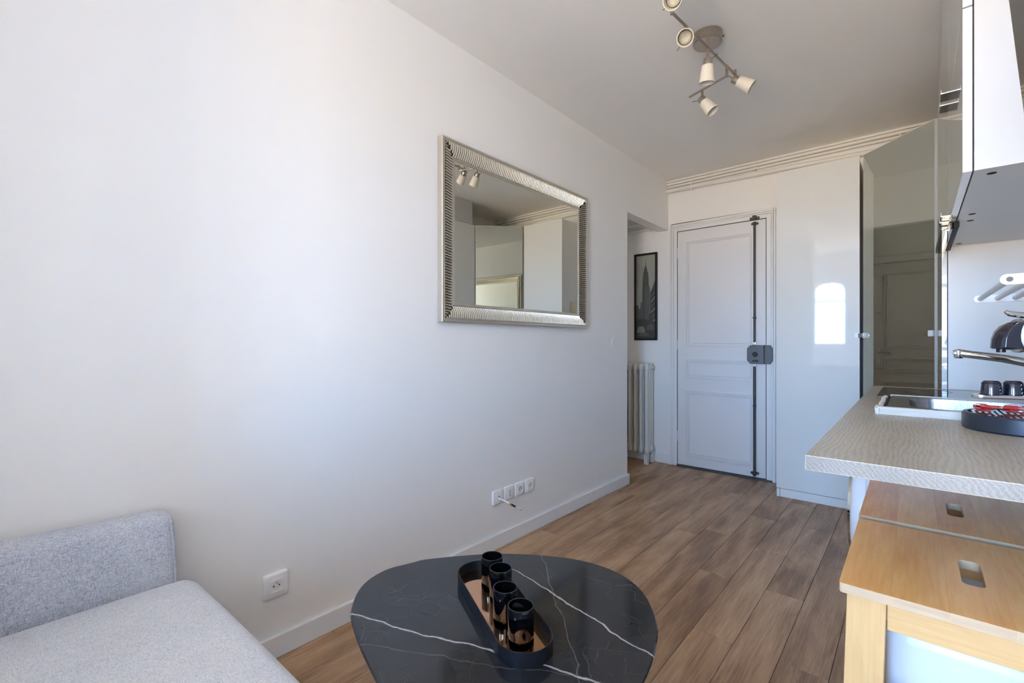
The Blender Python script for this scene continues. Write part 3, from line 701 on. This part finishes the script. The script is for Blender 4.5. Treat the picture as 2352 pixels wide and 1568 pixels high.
# ------------------------------------------------------------------ under the worktop: washing machine, bin, stools
wm = thing('washing_machine', (.15, 2.40, 0), 'white front-loading washing machine under the worktop', 'washing machine')
MB().box(-.118, .44, 2.10, 2.70, .02, .855).build('body', 'appliance_white', wm, bevel=.006)
MB().box(-.136, -.117, 2.10, 2.70, .10, .74).build('front_panel', 'appliance_white', wm, bevel=.008, seg=3)
MB().box(-.130, -.117, 2.10, 2.70, .745, .853).build('control_panel', 'appliance_white', wm, bevel=.004)
m = MB(); m.lathe((-.136, 2.36, .45), [(.20, 0), (.205, .012), (.20, .035), (.185, .05), (.16, .055)], 48, (-1, 0, 0)); dw = m.build('door_ring', 'appliance_white', wm)
m = MB(); m.lathe((-.136, 2.36, .45), [(.162, .045), (.158, .058), (.15, .058), (.12, .045), (0, .03)], 48, (-1, 0, 0)); m.build('door_glass', 'black_gloss', dw)
m = MB(); m.lathe((-.136, 2.36, .45), [(.166, .05), (.163, .062), (.157, .062), (.156, .05)], 48, (-1, 0, 0)); m.build('door_trim', 'chrome', dw)
for x in (-.08, .40):
    for y in (2.14, 2.66): MB().cyl((x, y, 0), (x, y, .022), .02, n=12).build('foot', 'black_satin', wm)
bn = thing('storage_bin', (.10, 1.36, 0), 'white rounded plastic bin standing beneath the front stool', 'bin')
m = MB(); m.rbox(-.048, .235, 1.245, 1.475, 0, .54, .035, 4, 3); m.build('body', 'bin_white', bn, angle=60)
m = MB(); m.rbox(-.050, .237, 1.243, 1.477, .538, .56, .01, 3, 3); m.build('lid', 'plastic_white', bn, angle=60)

def make_stool(y0, label):
    x0, x1, y1, zt = -.114, .286, y0 + .44, .65
    t = thing('step_stool', ((x0 + x1) / 2, (y0 + y1) / 2, 0), label, 'stool', 'wooden stools under the worktop')
    sx, sy = (x0 + x1) / 2, (y0 + y1) / 2
    hole = rrect(sx - .017, sx + .017, sy - .067, sy + .067, .012)
    for i in range(5):                                   # the seat is glued up from five staves
        a0, a1 = x0 + i * .08, x0 + (i + 1) * .08
        c = .006; sh = [(a0, y0), (a1, y0), (a1, y1), (a0, y1)]
        if i == 0: sh = [(a0 + c, y0), (a1, y0), (a1, y1), (a0 + c, y1), (a0 + c * .3, y1 - c * .3), (a0, y1 - c), (a0, y0 + c), (a0 + c * .3, y0 + c * .3)]
        if i == 4: sh = [(a0, y0), (a1 - c, y0), (a1 - c * .3, y0 + c * .3), (a1, y0 + c), (a1, y1 - c), (a1 - c * .3, y1 - c * .3), (a1 - c, y1), (a0, y1)]
        m = MB(); m.prism(sh, lambda p: (p[0], p[1], zt), lambda p: (p[0], p[1], zt - .018), [hole] if i == 2 else ())
        m.m = [0 if abs(m.v[f[0]][2] - m.v[f[1]][2]) < 1e-6 and abs(m.v[f[0]][2] - m.v[f[2]][2]) < 1e-6 else 1 for f in m.f]
        m.build('seat_stave', ['beech_top', 'beech_edge'], t, bevel=.0003, seg=1)
    for ix in (-1, 1):
        for iy in (-1, 1):
            tx, ty = sx + ix * .158, sy + iy * .186; bx, by = tx + ix * .018, ty + iy * .014
            a, b = .031, .012
            v = [(tx - a, ty - b, zt - .018), (tx + a, ty - b, zt - .018), (tx + a, ty + b, zt - .018), (tx - a, ty + b, zt - .018),
                 (bx - a, by - b, 0), (bx + a, by - b, 0), (bx + a, by + b, 0), (bx - a, by + b, 0)]
            m = MB(); m.add(v, [(0, 1, 2, 3), (7, 6, 5, 4), (0, 4, 5, 1), (1, 5, 6, 2), (2, 6, 7, 3), (3, 7, 4, 0)]); m.build('leg', 'beech_leg', t, bevel=.0025)
    for iy in (-1, 1):
        yy = sy + iy * .184
        MB().box(sx - .127, sx + .127, yy - .008, yy + .008, zt - .078, zt - .020).build('apron', 'beech_rail', t, bevel=.002)
    for ix in (-1, 1):
        xx = sx + ix * .158
        MB().box(xx - .010, xx + .010, sy - .174, sy + .174, zt - .075, zt - .020).build('side_apron', 'beech_rail', t, bevel=.002)
        xx = sx + ix * .1685
        MB().box(xx - .012, xx + .012, sy - .178, sy + .178, .24, .275).build('stretcher', 'beech_rail', t, bevel=.002)
    yy = sy - .193
    MB().box(sx - .137, sx + .137, yy - .008, yy + .008, .385, .425).build('stretcher', 'beech_rail', t, bevel=.002)
    return t
s1 = make_stool(1.112, 'front wooden stool with a hand slot, brightly lit honey seat')
copy_tree(s1, None, s1.location + V((-.003, .472, .0)), 'second wooden stool with a hand slot, in shade behind the front one')

# ------------------------------------------------------------------ silver mirror on the left wall
my0, my1, mz0, mz1 = 1.457, 2.757, 1.217, 2.107
mr = thing('wall_mirror', (XL, (my0 + my1) / 2, mz0), 'large rectangular mirror with a ribbed silver frame on the left wall', 'mirror')
fw = .098
MB().box(XL + .004, XL + .014, my0 + .085, my1 - .085, mz0 + .085, mz1 - .085).build('glass', 'mirror_glass', mr)
MB().box(XL, XL + .004, my0 + .02, my1 - .02, mz0 + .02, mz1 - .02).build('backing', 'dark_gap', mr)
# frame profile: (inset from outer edge, height off the wall)
prf = [(0, 0), (0, .030), (.004, .033), (.012, .033), (.016, .030), (.020, .030), (.026, .032), (.045, .028), (.064, .020), (.078, .013), (.082, .013), (.084, .018), (.094, .017), (fw, .013), (fw, .0)]
cor = [(my0, mz0, 1, 1), (my1, mz0, -1, 1), (my1, mz1, -1, -1), (my0, mz1, 1, -1)]
for s in range(4):
    a, b = cor[s], cor[(s + 1) % 4]; vs = []
    for c_ in (a, b): vs += [(XL + h, c_[0] + c_[2] * i, c_[1] + c_[3] * i) for i, h in prf]
    n = len(prf); fs = [(i, i + 1, n + i + 1, n + i) for i in range(n - 1)] + [(n - 1, 0, n, 2 * n - 1), tuple(range(n)), tuple(range(n, 2 * n))]
    fm = MB().add(vs, fs); fm.m = [1 if 5 <= i <= 8 else 0 for i in range(len(fs))]
    fr = fm.build('frame_side', ['silver_frame', 'frame_groove'], mr, angle=25)
    hor = s in (0, 2); L0, L1 = (my0, my1) if hor else (mz0, mz1)
    m = MB(); cnt = int((L1 - L0 - .05) / .0132)
    for k in range(cnt):
        c0 = L0 + .025 + (k + .5) * (L1 - L0 - .05) / cnt
        lim = min(.080, c0 - L0, L1 - c0)
        if lim < .03: continue
        ip = [.021, .026, .036, .045, .055, .064, .072, .080]
        pts = []
        for i in ip:
            if i > lim: break
            h = next(h0 + (h1 - h0) * (i - i0) / (i1 - i0) for (i0, h0), (i1, h1) in zip(prf[4:], prf[5:]) if i0 <= i <= i1)
            off = i if s in (0, 3) else -i
            bs = (mz0, my1, mz1, my0)[s]
            bow = .003 * math.sin(math.pi * (i - .02) / .06)
            pts.append((XL + h + .0018, c0 + bow, bs + off) if hor else (XL + h + .0018, bs + off, c0 - bow))
        if len(pts) > 1: m.tube(pts, .0043, 8)
    m.build('rib_band', 'silver_rib', fr)['kind'] = 'stuff'

# ------------------------------------------------------------------ picture in the corridor
py = YE - .018
fp = thing('framed_picture', (-1.945, YE, 1.14), 'narrow black-framed black and white photo of a tall city tower', 'picture')
px0, px1, pz0, pz1 = -2.062, -1.832, 1.140, 1.968
m = MB(); m.prism([(px0, pz0), (px1, pz0), (px1, pz1), (px0, pz1)], lambda p: (p[0], YE - .022, p[1]), lambda p: (p[0], YE, p[1]), [[(px0 + .018, pz0 + .018), (px1 - .018, pz0 + .018), (px1 - .018, pz1 - .018), (px0 + .018, pz1 - .018)]]); m.build('frame', 'frame_black', fp, bevel=.002)
pr = MB().box(px0 + .016, px1 - .016, YE - .010, YE, pz0 + .016, pz1 - .016).build('print', 'print_sky', fp)
pw, ph = px1 - px0 - .036, pz1 - pz0 - .036
def art(pts, mat, lay):
    o = [(px0 + .018 + a * pw, pz0 + .018 + b * ph) for a, b in pts]
    MB().prism(o, lambda p: (p[0], YE - .010 - .0004 * lay, p[1]), lambda p: (p[0], YE - .0098, p[1])).build('print_shape', mat, pr)
art([(.30, .10), (.32, .55), (.34, .70), (.36, .765), (.38, .80), (.41, .805), (.42, .84), (.46, .86), (.475, .895), (.485, .96), (.495, .96), (.505, .895), (.53, .86), (.56, .84), (.57, .805), (.61, .80), (.63, .765), (.65, .70), (.67, .55), (.68, .10)], 'print_tower', 1)
art([(0, .05), (0, .40), (.12, .40), (.13, .36), (.22, .36), (.24, .44), (.30, .44), (.30, .05)], 'print_mid', 2)
art([(.44, .05), (.44, .60), (.52, .62), (.70, .62), (.72, .58), (.72, .05)], 'print_mid', 2)
art([(.68, .05), (.68, .38), (.74, .55), (.84, .60), (.93, .66), (1, .70), (1, .05)], 'print_dark', 3)
art([(.70, .30), (.74, .30), (.72, .50), (.70, .52)], 'print_light', 4)
for i in range(7): art([(.76, .12 + i * .06), (.98, .14 + i * .068), (.98, .165 + i * .068), (.76, .14 + i * .06)], 'print_light' if i % 2 else 'print_mid', 4)
art([(0, 0), (0, .22), (.3, .24), (1, .20), (1, 0)], 'print_dark', 5)
art([(.05, .10), (.12, .145), (.36, .145), (.46, .11), (.46, .07), (.05, .07)], 'print_light', 6)
art([(.55, .13), (.62, .165), (.85, .165), (.92, .13), (.92, .10), (.55, .10)], 'print_mid', 6)
art([(.10, .03), (.20, .065), (.60, .065), (.70, .03)], 'print_mid', 6)
MB().box(px0 + .018, px1 - .018, YE - .0150, YE - .0142, pz0 + .018, pz1 - .018).build('glazing', 'window_glass', fp)

# ------------------------------------------------------------------ cast iron radiator in the corridor
rd = thing('radiator', (-2.03, YE - .11, 0), 'old white cast iron column radiator below the tower photo', 'radiator')
NS = 9
def section(xc, foot):
    m = MB(); y0, y1 = 4.045, 4.180; z0, z1 = .10, .925
    for i in range(4):
        y = y0 + .014 + i * (y1 - y0 - .028) / 3
        m.tube([(xc, y, z0 + .03), (xc, y, z0 + .08), (xc, y, (z0 + z1) / 2), (xc, y, z1 - .08), (xc, y, z1 - .03)], [.019, .0150, .0150, .0150, .019], 12)
    for zc in (z0 + .035, z1 - .035): m.rbox(xc - .0215, xc + .0215, y0 - .004, y1 + .004, zc - .038, zc + .038, .021, 4, 2)
    if foot:
        for y in (y0 + .012, y1 - .012): m.add([(xc - .018, y - .016, 0), (xc + .018, y - .016, 0), (xc + .018, y + .016, 0), (xc - .018, y + .016, 0), (xc - .018, y - .022, .10), (xc + .018, y - .022, .10), (xc + .018, y + .022, .10), (xc - .018, y + .022, .10)],
            [(3, 2, 1, 0), (4, 5, 6, 7), (0, 1, 5, 4), (1, 2, 6, 5), (2, 3, 7, 6), (3, 0, 4, 7)])
    return m.build('section', 'old_white_enamel', rd, angle=50)
for i in range(NS): section(-1.872 - i * .0555, i in (0, NS - 1))
for z in (.135, .89):
    m = MB(); m.cyl((-1.853, 4.112, z), (-1.838, 4.112, z), .024, n=6); m.cyl((-1.838, 4.112, z), (-1.826, 4.112, z), .014, n=12); m.build('end_plug', 'old_white_enamel', rd, bevel=.002)

# ------------------------------------------------------------------ pipes along the end wall
def pipe(name, pts, r, label):
    return tag(MB().tube(pts, r, 14).build(name, 'pipe_paint', org=pts[0]), label, 'pipe', 'white painted heating pipes')
tag(MB().box(XL - .1 + .1, XR - .002, YE - .035, YE, 2.582, ZC).build('trim_3', 'pipe_paint', bevel=.004), 'white cornice strip along the end wall', 'cornice', kind='structure')
XE = .44
p1 = pipe('heating_pipe', [(XL + .002, YE - .032, 2.566), (-.8, YE - .032, 2.566), (XE, YE - .032, 2.566)], .0125, 'white pipe along the end wall, uppermost of three')
p2 = pipe('heating_pipe', [(XL + .002, YE - .030, 2.540), (-.8, YE - .030, 2.539), (XE, YE - .030, 2.537)], .0105, 'thin white pipe along the end wall, middle of three')
p3 = pipe('heating_pipe', [(XL + .002, YE - .036, 2.506), (-.8, YE - .036, 2.487), (XE, YE - .036, 2.455)], .0185, 'thick white pipe along the end wall, lowest of three')
for x in (-.99, -.08):
    m = MB(); m.box(x - .006, x + .006, YE - .05, YE - .0005, 2.526, 2.552); m.build('pipe_clip', 'pipe_paint', p2, bevel=.003, org=None)
m = MB(); m.cyl((-1.50, YE - .036, 2.475), (-1.50, YE - .036, 2.480), .006, n=8); m.box(-1.504, -1.496, YE - .058, YE - .001, 2.476, 2.526); m.build('pipe_clip', 'pipe_paint', p3, bevel=.002)
pipe('heating_pipe', [(XC + .01, YE - .03, 2.245), (-2.6, YE - .03, 2.245), (XL - .11, YE - .03, 2.245)], .014, 'white pipe high in the corridor above another pipe')
p5 = pipe('heating_pipe', [(XC + .01, YE - .035, 2.178), (-2.4, YE - .035, 2.182), (-1.90, YE - .035, 2.187), (-1.862, YE - .038, 2.189), (-1.85, YE - .06, 2.19), (-1.85, 3.9, 2.19), (-1.85, 3.42, 2.19)], .014, 'white pipe bending round the corridor corner under the opening head')
m = MB(); m.cyl((-1.90, YE - .036, 2.187), (-1.875, YE - .036, 2.188), .02, n=12); m.build('elbow_collar', 'pipe_paint', p5)

cl = thing('corridor_fill_lamp', (-2.75, YO, 1.45), 'added opal wall lamp, fill light for the corridor', 'wall lamp')  # unseen lamp, added to brighten the corridor door in the mirror
MB().box(-2.79, -2.71, YO, YO + .015, 1.40, 1.50).build('wall_plate', 'plastic_white', cl, bevel=.004)
m = MB(); m.lathe((-2.75, YO + .05, 1.39), [(.035, 0), (.042, .12), (.040, .12), (.033, 0)], 32); m.build('shade', 'shade_glass', cl)
_l = bpy.data.lights.new('corridor_fill_bulb', 'POINT'); _l.energy = 6.0; _l.color = (1, .95, .86); _l.shadow_soft_size = .03  # fill light of the added lamp
_o = bpy.data.objects.new('corridor_fill_bulb', _l); COL.objects.link(_o); _o.location = (-2.75, YO + .05, 1.45); _o.parent = None
# ------------------------------------------------------------------ sockets and small wall fittings
def plate(name, y, z, w, h, label, cat, kind, group=None):
    t = thing(name, (XL, y, z), label, cat, group)
    m = MB(); m.rbox(XL - .012, XL + .012, y - w / 2, y + w / 2, z - h / 2, z + h / 2, .008, 3, 2); m.build('cover_plate', 'plastic_white', t, angle=50)
    s = .0225
    if kind == 'power':
        hole = [(y + .019 * math.cos(2 * math.pi * i / 32), z + .019 * math.sin(2 * math.pi * i / 32)) for i in range(32)]
        m = MB(); m.prism([(y - s, z - s), (y + s, z - s), (y + s, z + s), (y - s, z + s)], lambda p: (XL + .0145, p[0], p[1]), lambda p: (XL + .0118, p[0], p[1]), [hole]); fc = m.build('face', 'plastic_white', t)
        m = MB(); m.lathe((XL + .0144, y, z), [(.019, 0), (.0175, -.0022), (0, -.0022)], 32, (1, 0, 0)); m.build('well', 'carcass_white', fc)
        for dy in (-.0095, .0095): MB().cyl((XL + .0121, y + dy, z), (XL + .0126, y + dy, z), .0028, n=10).build('pin_hole', 'black_matt', fc)
        MB().cyl((XL + .0115, y, z + .011), (XL + .019, y, z + .011), .0022, n=10).build('earth_pin', 'chrome', fc)
    else:
        fc = MB().box(XL + .0115, XL + .0140, y - s, y + s, z - s, z + s).build('face', 'plastic_white', t, bevel=.0008)
        if kind == 'phone':
            m = MB(); m.box(XL + .0138, XL + .0144, y - .0014, y + .0014, z - .010, z + .017); m.cyl((XL + .0138, y, z - .013), (XL + .0144, y, z - .013), .003, n=10); m.build('slot', 'black_matt', fc)
        if kind == 'aerial':
            MB().cyl((XL + .0138, y, z + .004), (XL + .0146, y, z + .004), .004, n=12).build('port', 'black_matt', fc)
    return t
plate('wall_socket', .708, .256, .086, .088, 'white single power socket near the sofa', 'socket', 'power')
lab = ('white aerial socket with a plug hanging from it, leftmost of four', 'white telephone socket with an upright slot, second of four', 'white power socket, third of four in the row', 'white power socket, rightmost of four in the row')
for i, k in enumerate(('aerial', 'phone', 'power', 'power')): plate('wall_socket', 1.878 + i * .0915, .276 + i * .0005, .0845, .078, lab[i], 'socket', k, 'row of four wall sockets')
t = thing('aerial_plug', (XL + .03, 1.875, .275), 'short white aerial lead with a brass and dark plug end', 'cable')
MB().tube([(XL + .0142, 1.873, .272), (XL + .045, 1.877, .268), (XL + .085, 1.884, .257)], .0042, 10).build('lead', 'plastic_white', t)
MB().tube([(XL + .085, 1.884, .257), (XL + .097, 1.886, .253)], .0052, 10).build('collar', 'brass', t)
MB().tube([(XL + .097, 1.886, .253), (XL + .122, 1.891, .245)], .0050, 10).build('plug_body', 'black_satin', t)
MB().tube([(XL + .122, 1.891, .245), (XL + .155, 1.898, .236)], [.0035, .0045], 10).build('plug_tip', 'chrome', t)
t = thing('blanking_cover', (XL, 3.18, 1.118), 'round flat white blanking cover on the wall', 'cover')
m = MB(); m.lathe((XL, 3.18, 1.118), [(0, .004), (.034, .004), (.036, .002), (.037, 0)], 32, (1, 0, 0)); m.build('disc', 'wall_paint', t)
t = thing('door_intercom', (-.77, 4.03, 1.42), 'cream intercom handset beside the entrance door', 'intercom')
m = MB(); m.rbox(-.784, -.768, 3.99, 4.07, 1.31, 1.53, .007, 3, 2); m.build('body', 'plastic_cream', t, angle=50)
m = MB(); m.rbox(-.790, -.782, 4.012, 4.048, 1.34, 1.50, .0035, 3, 2); m.build('handset', 'plastic_cream', t, angle=50)

# ------------------------------------------------------------------ ceiling spotlight bar
lt = thing('ceiling_spotlight', (-.757, 2.315, ZC), 'brushed steel ceiling light with angled bars and white glass spots', 'ceiling light')
lc = V((-.757, 2.315, ZC))
m = MB(); m.lathe(lc, [(0, -.046), (.063, -.046), (.066, -.043), (.066, 0)], 48); m.build('ceiling_rose', 'brushed_steel', lt)
MB().cyl((lc.x + .06, lc.y + .028, ZC - .018), (lc.x + .067, lc.y + .031, ZC - .018), .004, n=10).build('grub_screw', 'dark_iron', lt)
ZB = 2.50
B0, B1 = V((-.771, 1.915, ZB)), V((-.703, 2.580, ZB)); Bm = V((-.737, 2.258, ZB))
MB().cyl((Bm.x, Bm.y, ZB - .004), (Bm.x, Bm.y, ZC - .045), .0065, n=12).build('stem', 'brushed_steel', lt)
MB().cyl(B0, B1, .006, n=12).build('bar', 'brushed_steel', lt)
J1 = V((-.722, 2.497, ZB)); J2 = V((-.735, 2.520, 2.468))
MB().cyl((J1.x, J1.y, ZB + .008), (J1.x, J1.y, ZB - .040), .0065, n=12).build('joint', 'brushed_steel', lt)
MB().cyl((J1.x, J1.y, 2.466), (-.938, 2.575, 2.466), .006, n=12).build('bar', 'brushed_steel', lt)
J0 = B0
MB().cyl((J0.x, J0.y, ZB + .040), (J0.x, J0.y, ZB - .008), .0075, n=12).build('joint', 'brushed_steel', lt)
MB().cyl((J0.x, J0.y, ZB + .034), (-.60, 1.60, ZB + .034), .006, n=12).build('bar', 'brushed_steel', lt)
def spot(top, drop, d, pin):
    """arm hangs from `top`, then cap + white glass shade along d"""
    top = V(top); d = V(d).normalized(); c0 = top - UZ * drop
    MB().cyl(top + UZ * .006, c0 - UZ * .006, .0062, n=12).build('arm', 'brushed_steel', lt)
    m = MB(); m.lathe(c0 - d * .012, [(0, 0), (.019, 0), (.020, .002), (.020, .030), (0, .030)], 28, d); m.build('cap', 'brushed_steel', lt)
    m = MB(); m.lathe(c0 + d * .016, [(.018, 0), (.026, .0015), (.0275, .010), (.0345, .078), (.032, .078), (.0255, .012), (.016, .010)], 36, d); sh = m.build('shade', 'shade_glass', lt)
    m = MB(); m.lathe(c0 + d * .05, [(0, -.02), (.024, -.012), (.0248, .006), (.021, .008), (.018, .002), (0, -.004)], 28, d); m.build('bulb', 'bulb_reflector', sh)
    pin = V(pin).normalized()
    MB().cyl(c0 + pin * .015, c0 + pin * .058, .0014, n=6).build('aiming_pin', 'dark_iron', lt)
spot((Bm.x, Bm.y, ZB), .062, (-.10, .14, -1), (.6, .45, .55))
spot((B1.x, B1.y - .005, ZB + .02), .045, (.72, .22, -.55), (-.6, -.2, .5))
spot((-.865, 2.560, 2.466), .046, (.52, .05, -.75), (-.8, .1, .15))
spot((-.760, 2.035, ZB), .050, (.50, -1.35, -.9), (-.72, .35, -.5))
spot((-.715, 1.812, ZB + .034), .060, (.30, -1.35, -1.0), (-.9, .1, -.3))
spot((-.635, 1.665, ZB + .034), .060, (.5, .3, -.9), (-.9, .1, -.3))

# ------------------------------------------------------------------ sofa
sf = thing('sofa', (-.92, -.1, 0), 'pale blue-grey fabric sofa against the left wall', 'sofa')
m = MB(); m.rbox(-1.600, -.13, -.16, .432, .27, .452, .055, 5, 14, crown=.020, fn=lambda w: V((w.x, w.y + (.012 * (1 - ((w.x + .86) / .74) ** 2) if w.y > 0 else 0), w.z))); m.build('seat_cushion', 'sofa_fabric', sf, angle=80)
m = MB(); m.rbox(-1.712, -1.602, -.34, .382, .10, .632, .034, 5, 8, fn=lambda w: V((w.x, w.y + .012 * math.sin(max(0, min(1, (w.z - .10) / .53)) * math.pi) if w.y > .3 else w.y, w.z + .012 * (1 - (w.y + .34) / .72) if w.z > .4 else w.z))); m.build('armrest', 'sofa_fabric_dark', sf, angle=80)
m = MB(); pts = []
for i in range(15): pts.append((-1.612, .372 + .012 * math.sin(i / 14 * math.pi), .14 + .47 * i / 14))
m.tube(pts, .0035, 8); 
pts2 = [(-1.6035, .372, .612), (-1.613, .3745, .6225), (-1.632, .376, .628), (-1.68, .376, .628)]
m.tube([(-1.612, .372, .606), (-1.620, .371, .6165), (-1.634, .370, .6215), (-1.68, .370, .622)], .0035, 8); m.build('piping', 'sofa_fabric_dark', sf)
m = MB(); m.rbox(-1.600, -.13, -.34, -.165, .27, .80, .05, 4, 8); m.build('backrest', 'sofa_fabric', sf, angle=80)
m = MB(); m.rbox(-1.600, -.13, -.34, .40, .10, .268, .02, 3, 6); m.build('base', 'sofa_fabric_dark', sf, angle=60)
for x in (-1.62, -.20):
    for y in (-.28, .30): MB().cyl((x, y, .0), (x, y, .105), .016, .024, n=14).build('leg', 'beech_leg', sf)

# ------------------------------------------------------------------ coffee table
ZTB = .40
out = [(-1.15, .667), (-1.24, .753), (-1.271, .849), (-1.250, .935), (-1.216, 1.010), (-1.072, 1.180), (-.885, 1.300), (-.737, 1.327), (-.611, 1.281), (-.513, 1.168), (-.467, 1.067), (-.436, .93), (-.435, .80), (-.465, .68), (-.545, .585), (-.66, .545), (-.80, .548), (-.93, .580), (-1.052, .620)]
def catmull(p, k=6):
    n = len(p); o = []
    for i in range(n):
        a, b, c, d = (V((*p[(i + j) % n], 0)) for j in (-1, 0, 1, 2))
        for s in range(k):
            t = s / k; q = .5 * (2 * b + (c - a) * t + (2 * a - 5 * b + 4 * c - d) * t * t + (3 * b - a - 3 * c + d) * t ** 3); o.append((q.x, q.y))
    return o
ol = catmull(out)
ct = thing('coffee_table', (TABC[0], TABC[1], 0), 'black marble coffee table with a rounded triangular top', 'coffee table')
m = MB(); cc = V((*TABC, 0))
rows = [(1, ZTB - .003), (.997, ZTB), ]
n = len(ol); vs = []
def ins(p, d): q = V((*p, 0)) - cc; return cc + q * (1 - d / q.length)
for d, z in ((.003, ZTB), (0, ZTB - .003), (.002, ZTB - .010), (.016, ZTB - .020)):
    vs += [(*ins(p, d)[:2], z) for p in ol]
fs = [tuple(range(n)), tuple(range(3 * n, 4 * n))] + [(r * n + i, r * n + (i + 1) % n, (r + 1) * n + (i + 1) % n, (r + 1) * n + i) for r in range(3) for i in range(n)]
m.add(vs, fs); m.build('top', 'black_marble', ct)
for tx, ty in ((-.905, .665), (-1.13, .93), (-.72, 1.17), (-.56, .78)):
    o = (V((tx, ty, 0)) - cc).normalized(); sdv = V((-o.y, o.x, 0)); b = V((tx, ty, 0)) + o * .05 + UZ * .006
    m = MB(); m.tube([V((tx, ty, ZTB - .022)) + sdv * .06, b + sdv * .008 + UZ * .02, b, b - sdv * .008 + UZ * .02, V((tx, ty, ZTB - .022)) - sdv * .06], .006, 8)
    m.box(tx - .04, tx + .04, ty - .04, ty + .04, ZTB - .024, ZTB - .0195); m.build('leg', 'black_satin', ct)
# tray
A, B, rt = (-.695, .847), (-.985, .996), .068
tr = thing('decorative_tray', (-.84, .92, ZTB), 'oblong black tray with a rose gold mirrored base on the marble table', 'tray')
o1, i1 = stadium(A, B, rt, 20), stadium(A, B, rt - .0025, 20)
MB().prism(o1, lambda p: (p[0], p[1], ZTB + .036), lambda p: (p[0], p[1], ZTB + .0), [i1]).build('rim', 'tray_black', tr, bevel=.0006)
MB().prism(i1, lambda p: (p[0], p[1], ZTB + .0065), lambda p: (p[0], p[1], ZTB + .001)).build('base', 'rose_mirror', tr)
gl = ('black glass candle holder at the near end of the tray, pale wax inside', 'black glass candle holder, second from the near end of the tray', 'black glass candle holder, third from the near end of the tray', 'black glass candle holder at the far end of the tray')
for i, (x, y) in enumerate(((-.725, .871), (-.809, .909), (-.889, .979), (-.957, 1.016))):
    z = ZTB + .0068; t = thing('candle_holder', (x, y, z), gl[i], 'candle holder', 'black glass candle holders')
    m = MB(); m.lathe((x, y, z), [(0, 0), (.030, 0), (.032, .003), (.032, .074), (.0315, .0755), (.0298, .0755), (.0295, .074), (.0295, .006), (0, .005)], 48); m.build('glass', 'smoked_glass', t)
    m = MB(); m.lathe((x, y, z + .0755), [(.0316, -.0006), (.0318, .0006), (.0296, .0006), (.0296, -.0006)], 48); m.build('rim', 'drip_grey', t)
    if i == 0: m = MB(); m.lathe((x + .006, y + .010, z + .048), [(0, .005), (.008, .0045), (.0145, 0), (.0145, -.015), (0, -.02)], 24); m.build('wax', 'wax_white', t)
    elif i == 1: m = MB(); m.lathe((x + .002, y + .003, z + .006), [(0, .018), (.010, .017), (.0185, .012), (.019, 0), (0, 0)], 24); m.build('wax', 'black_satin', t)
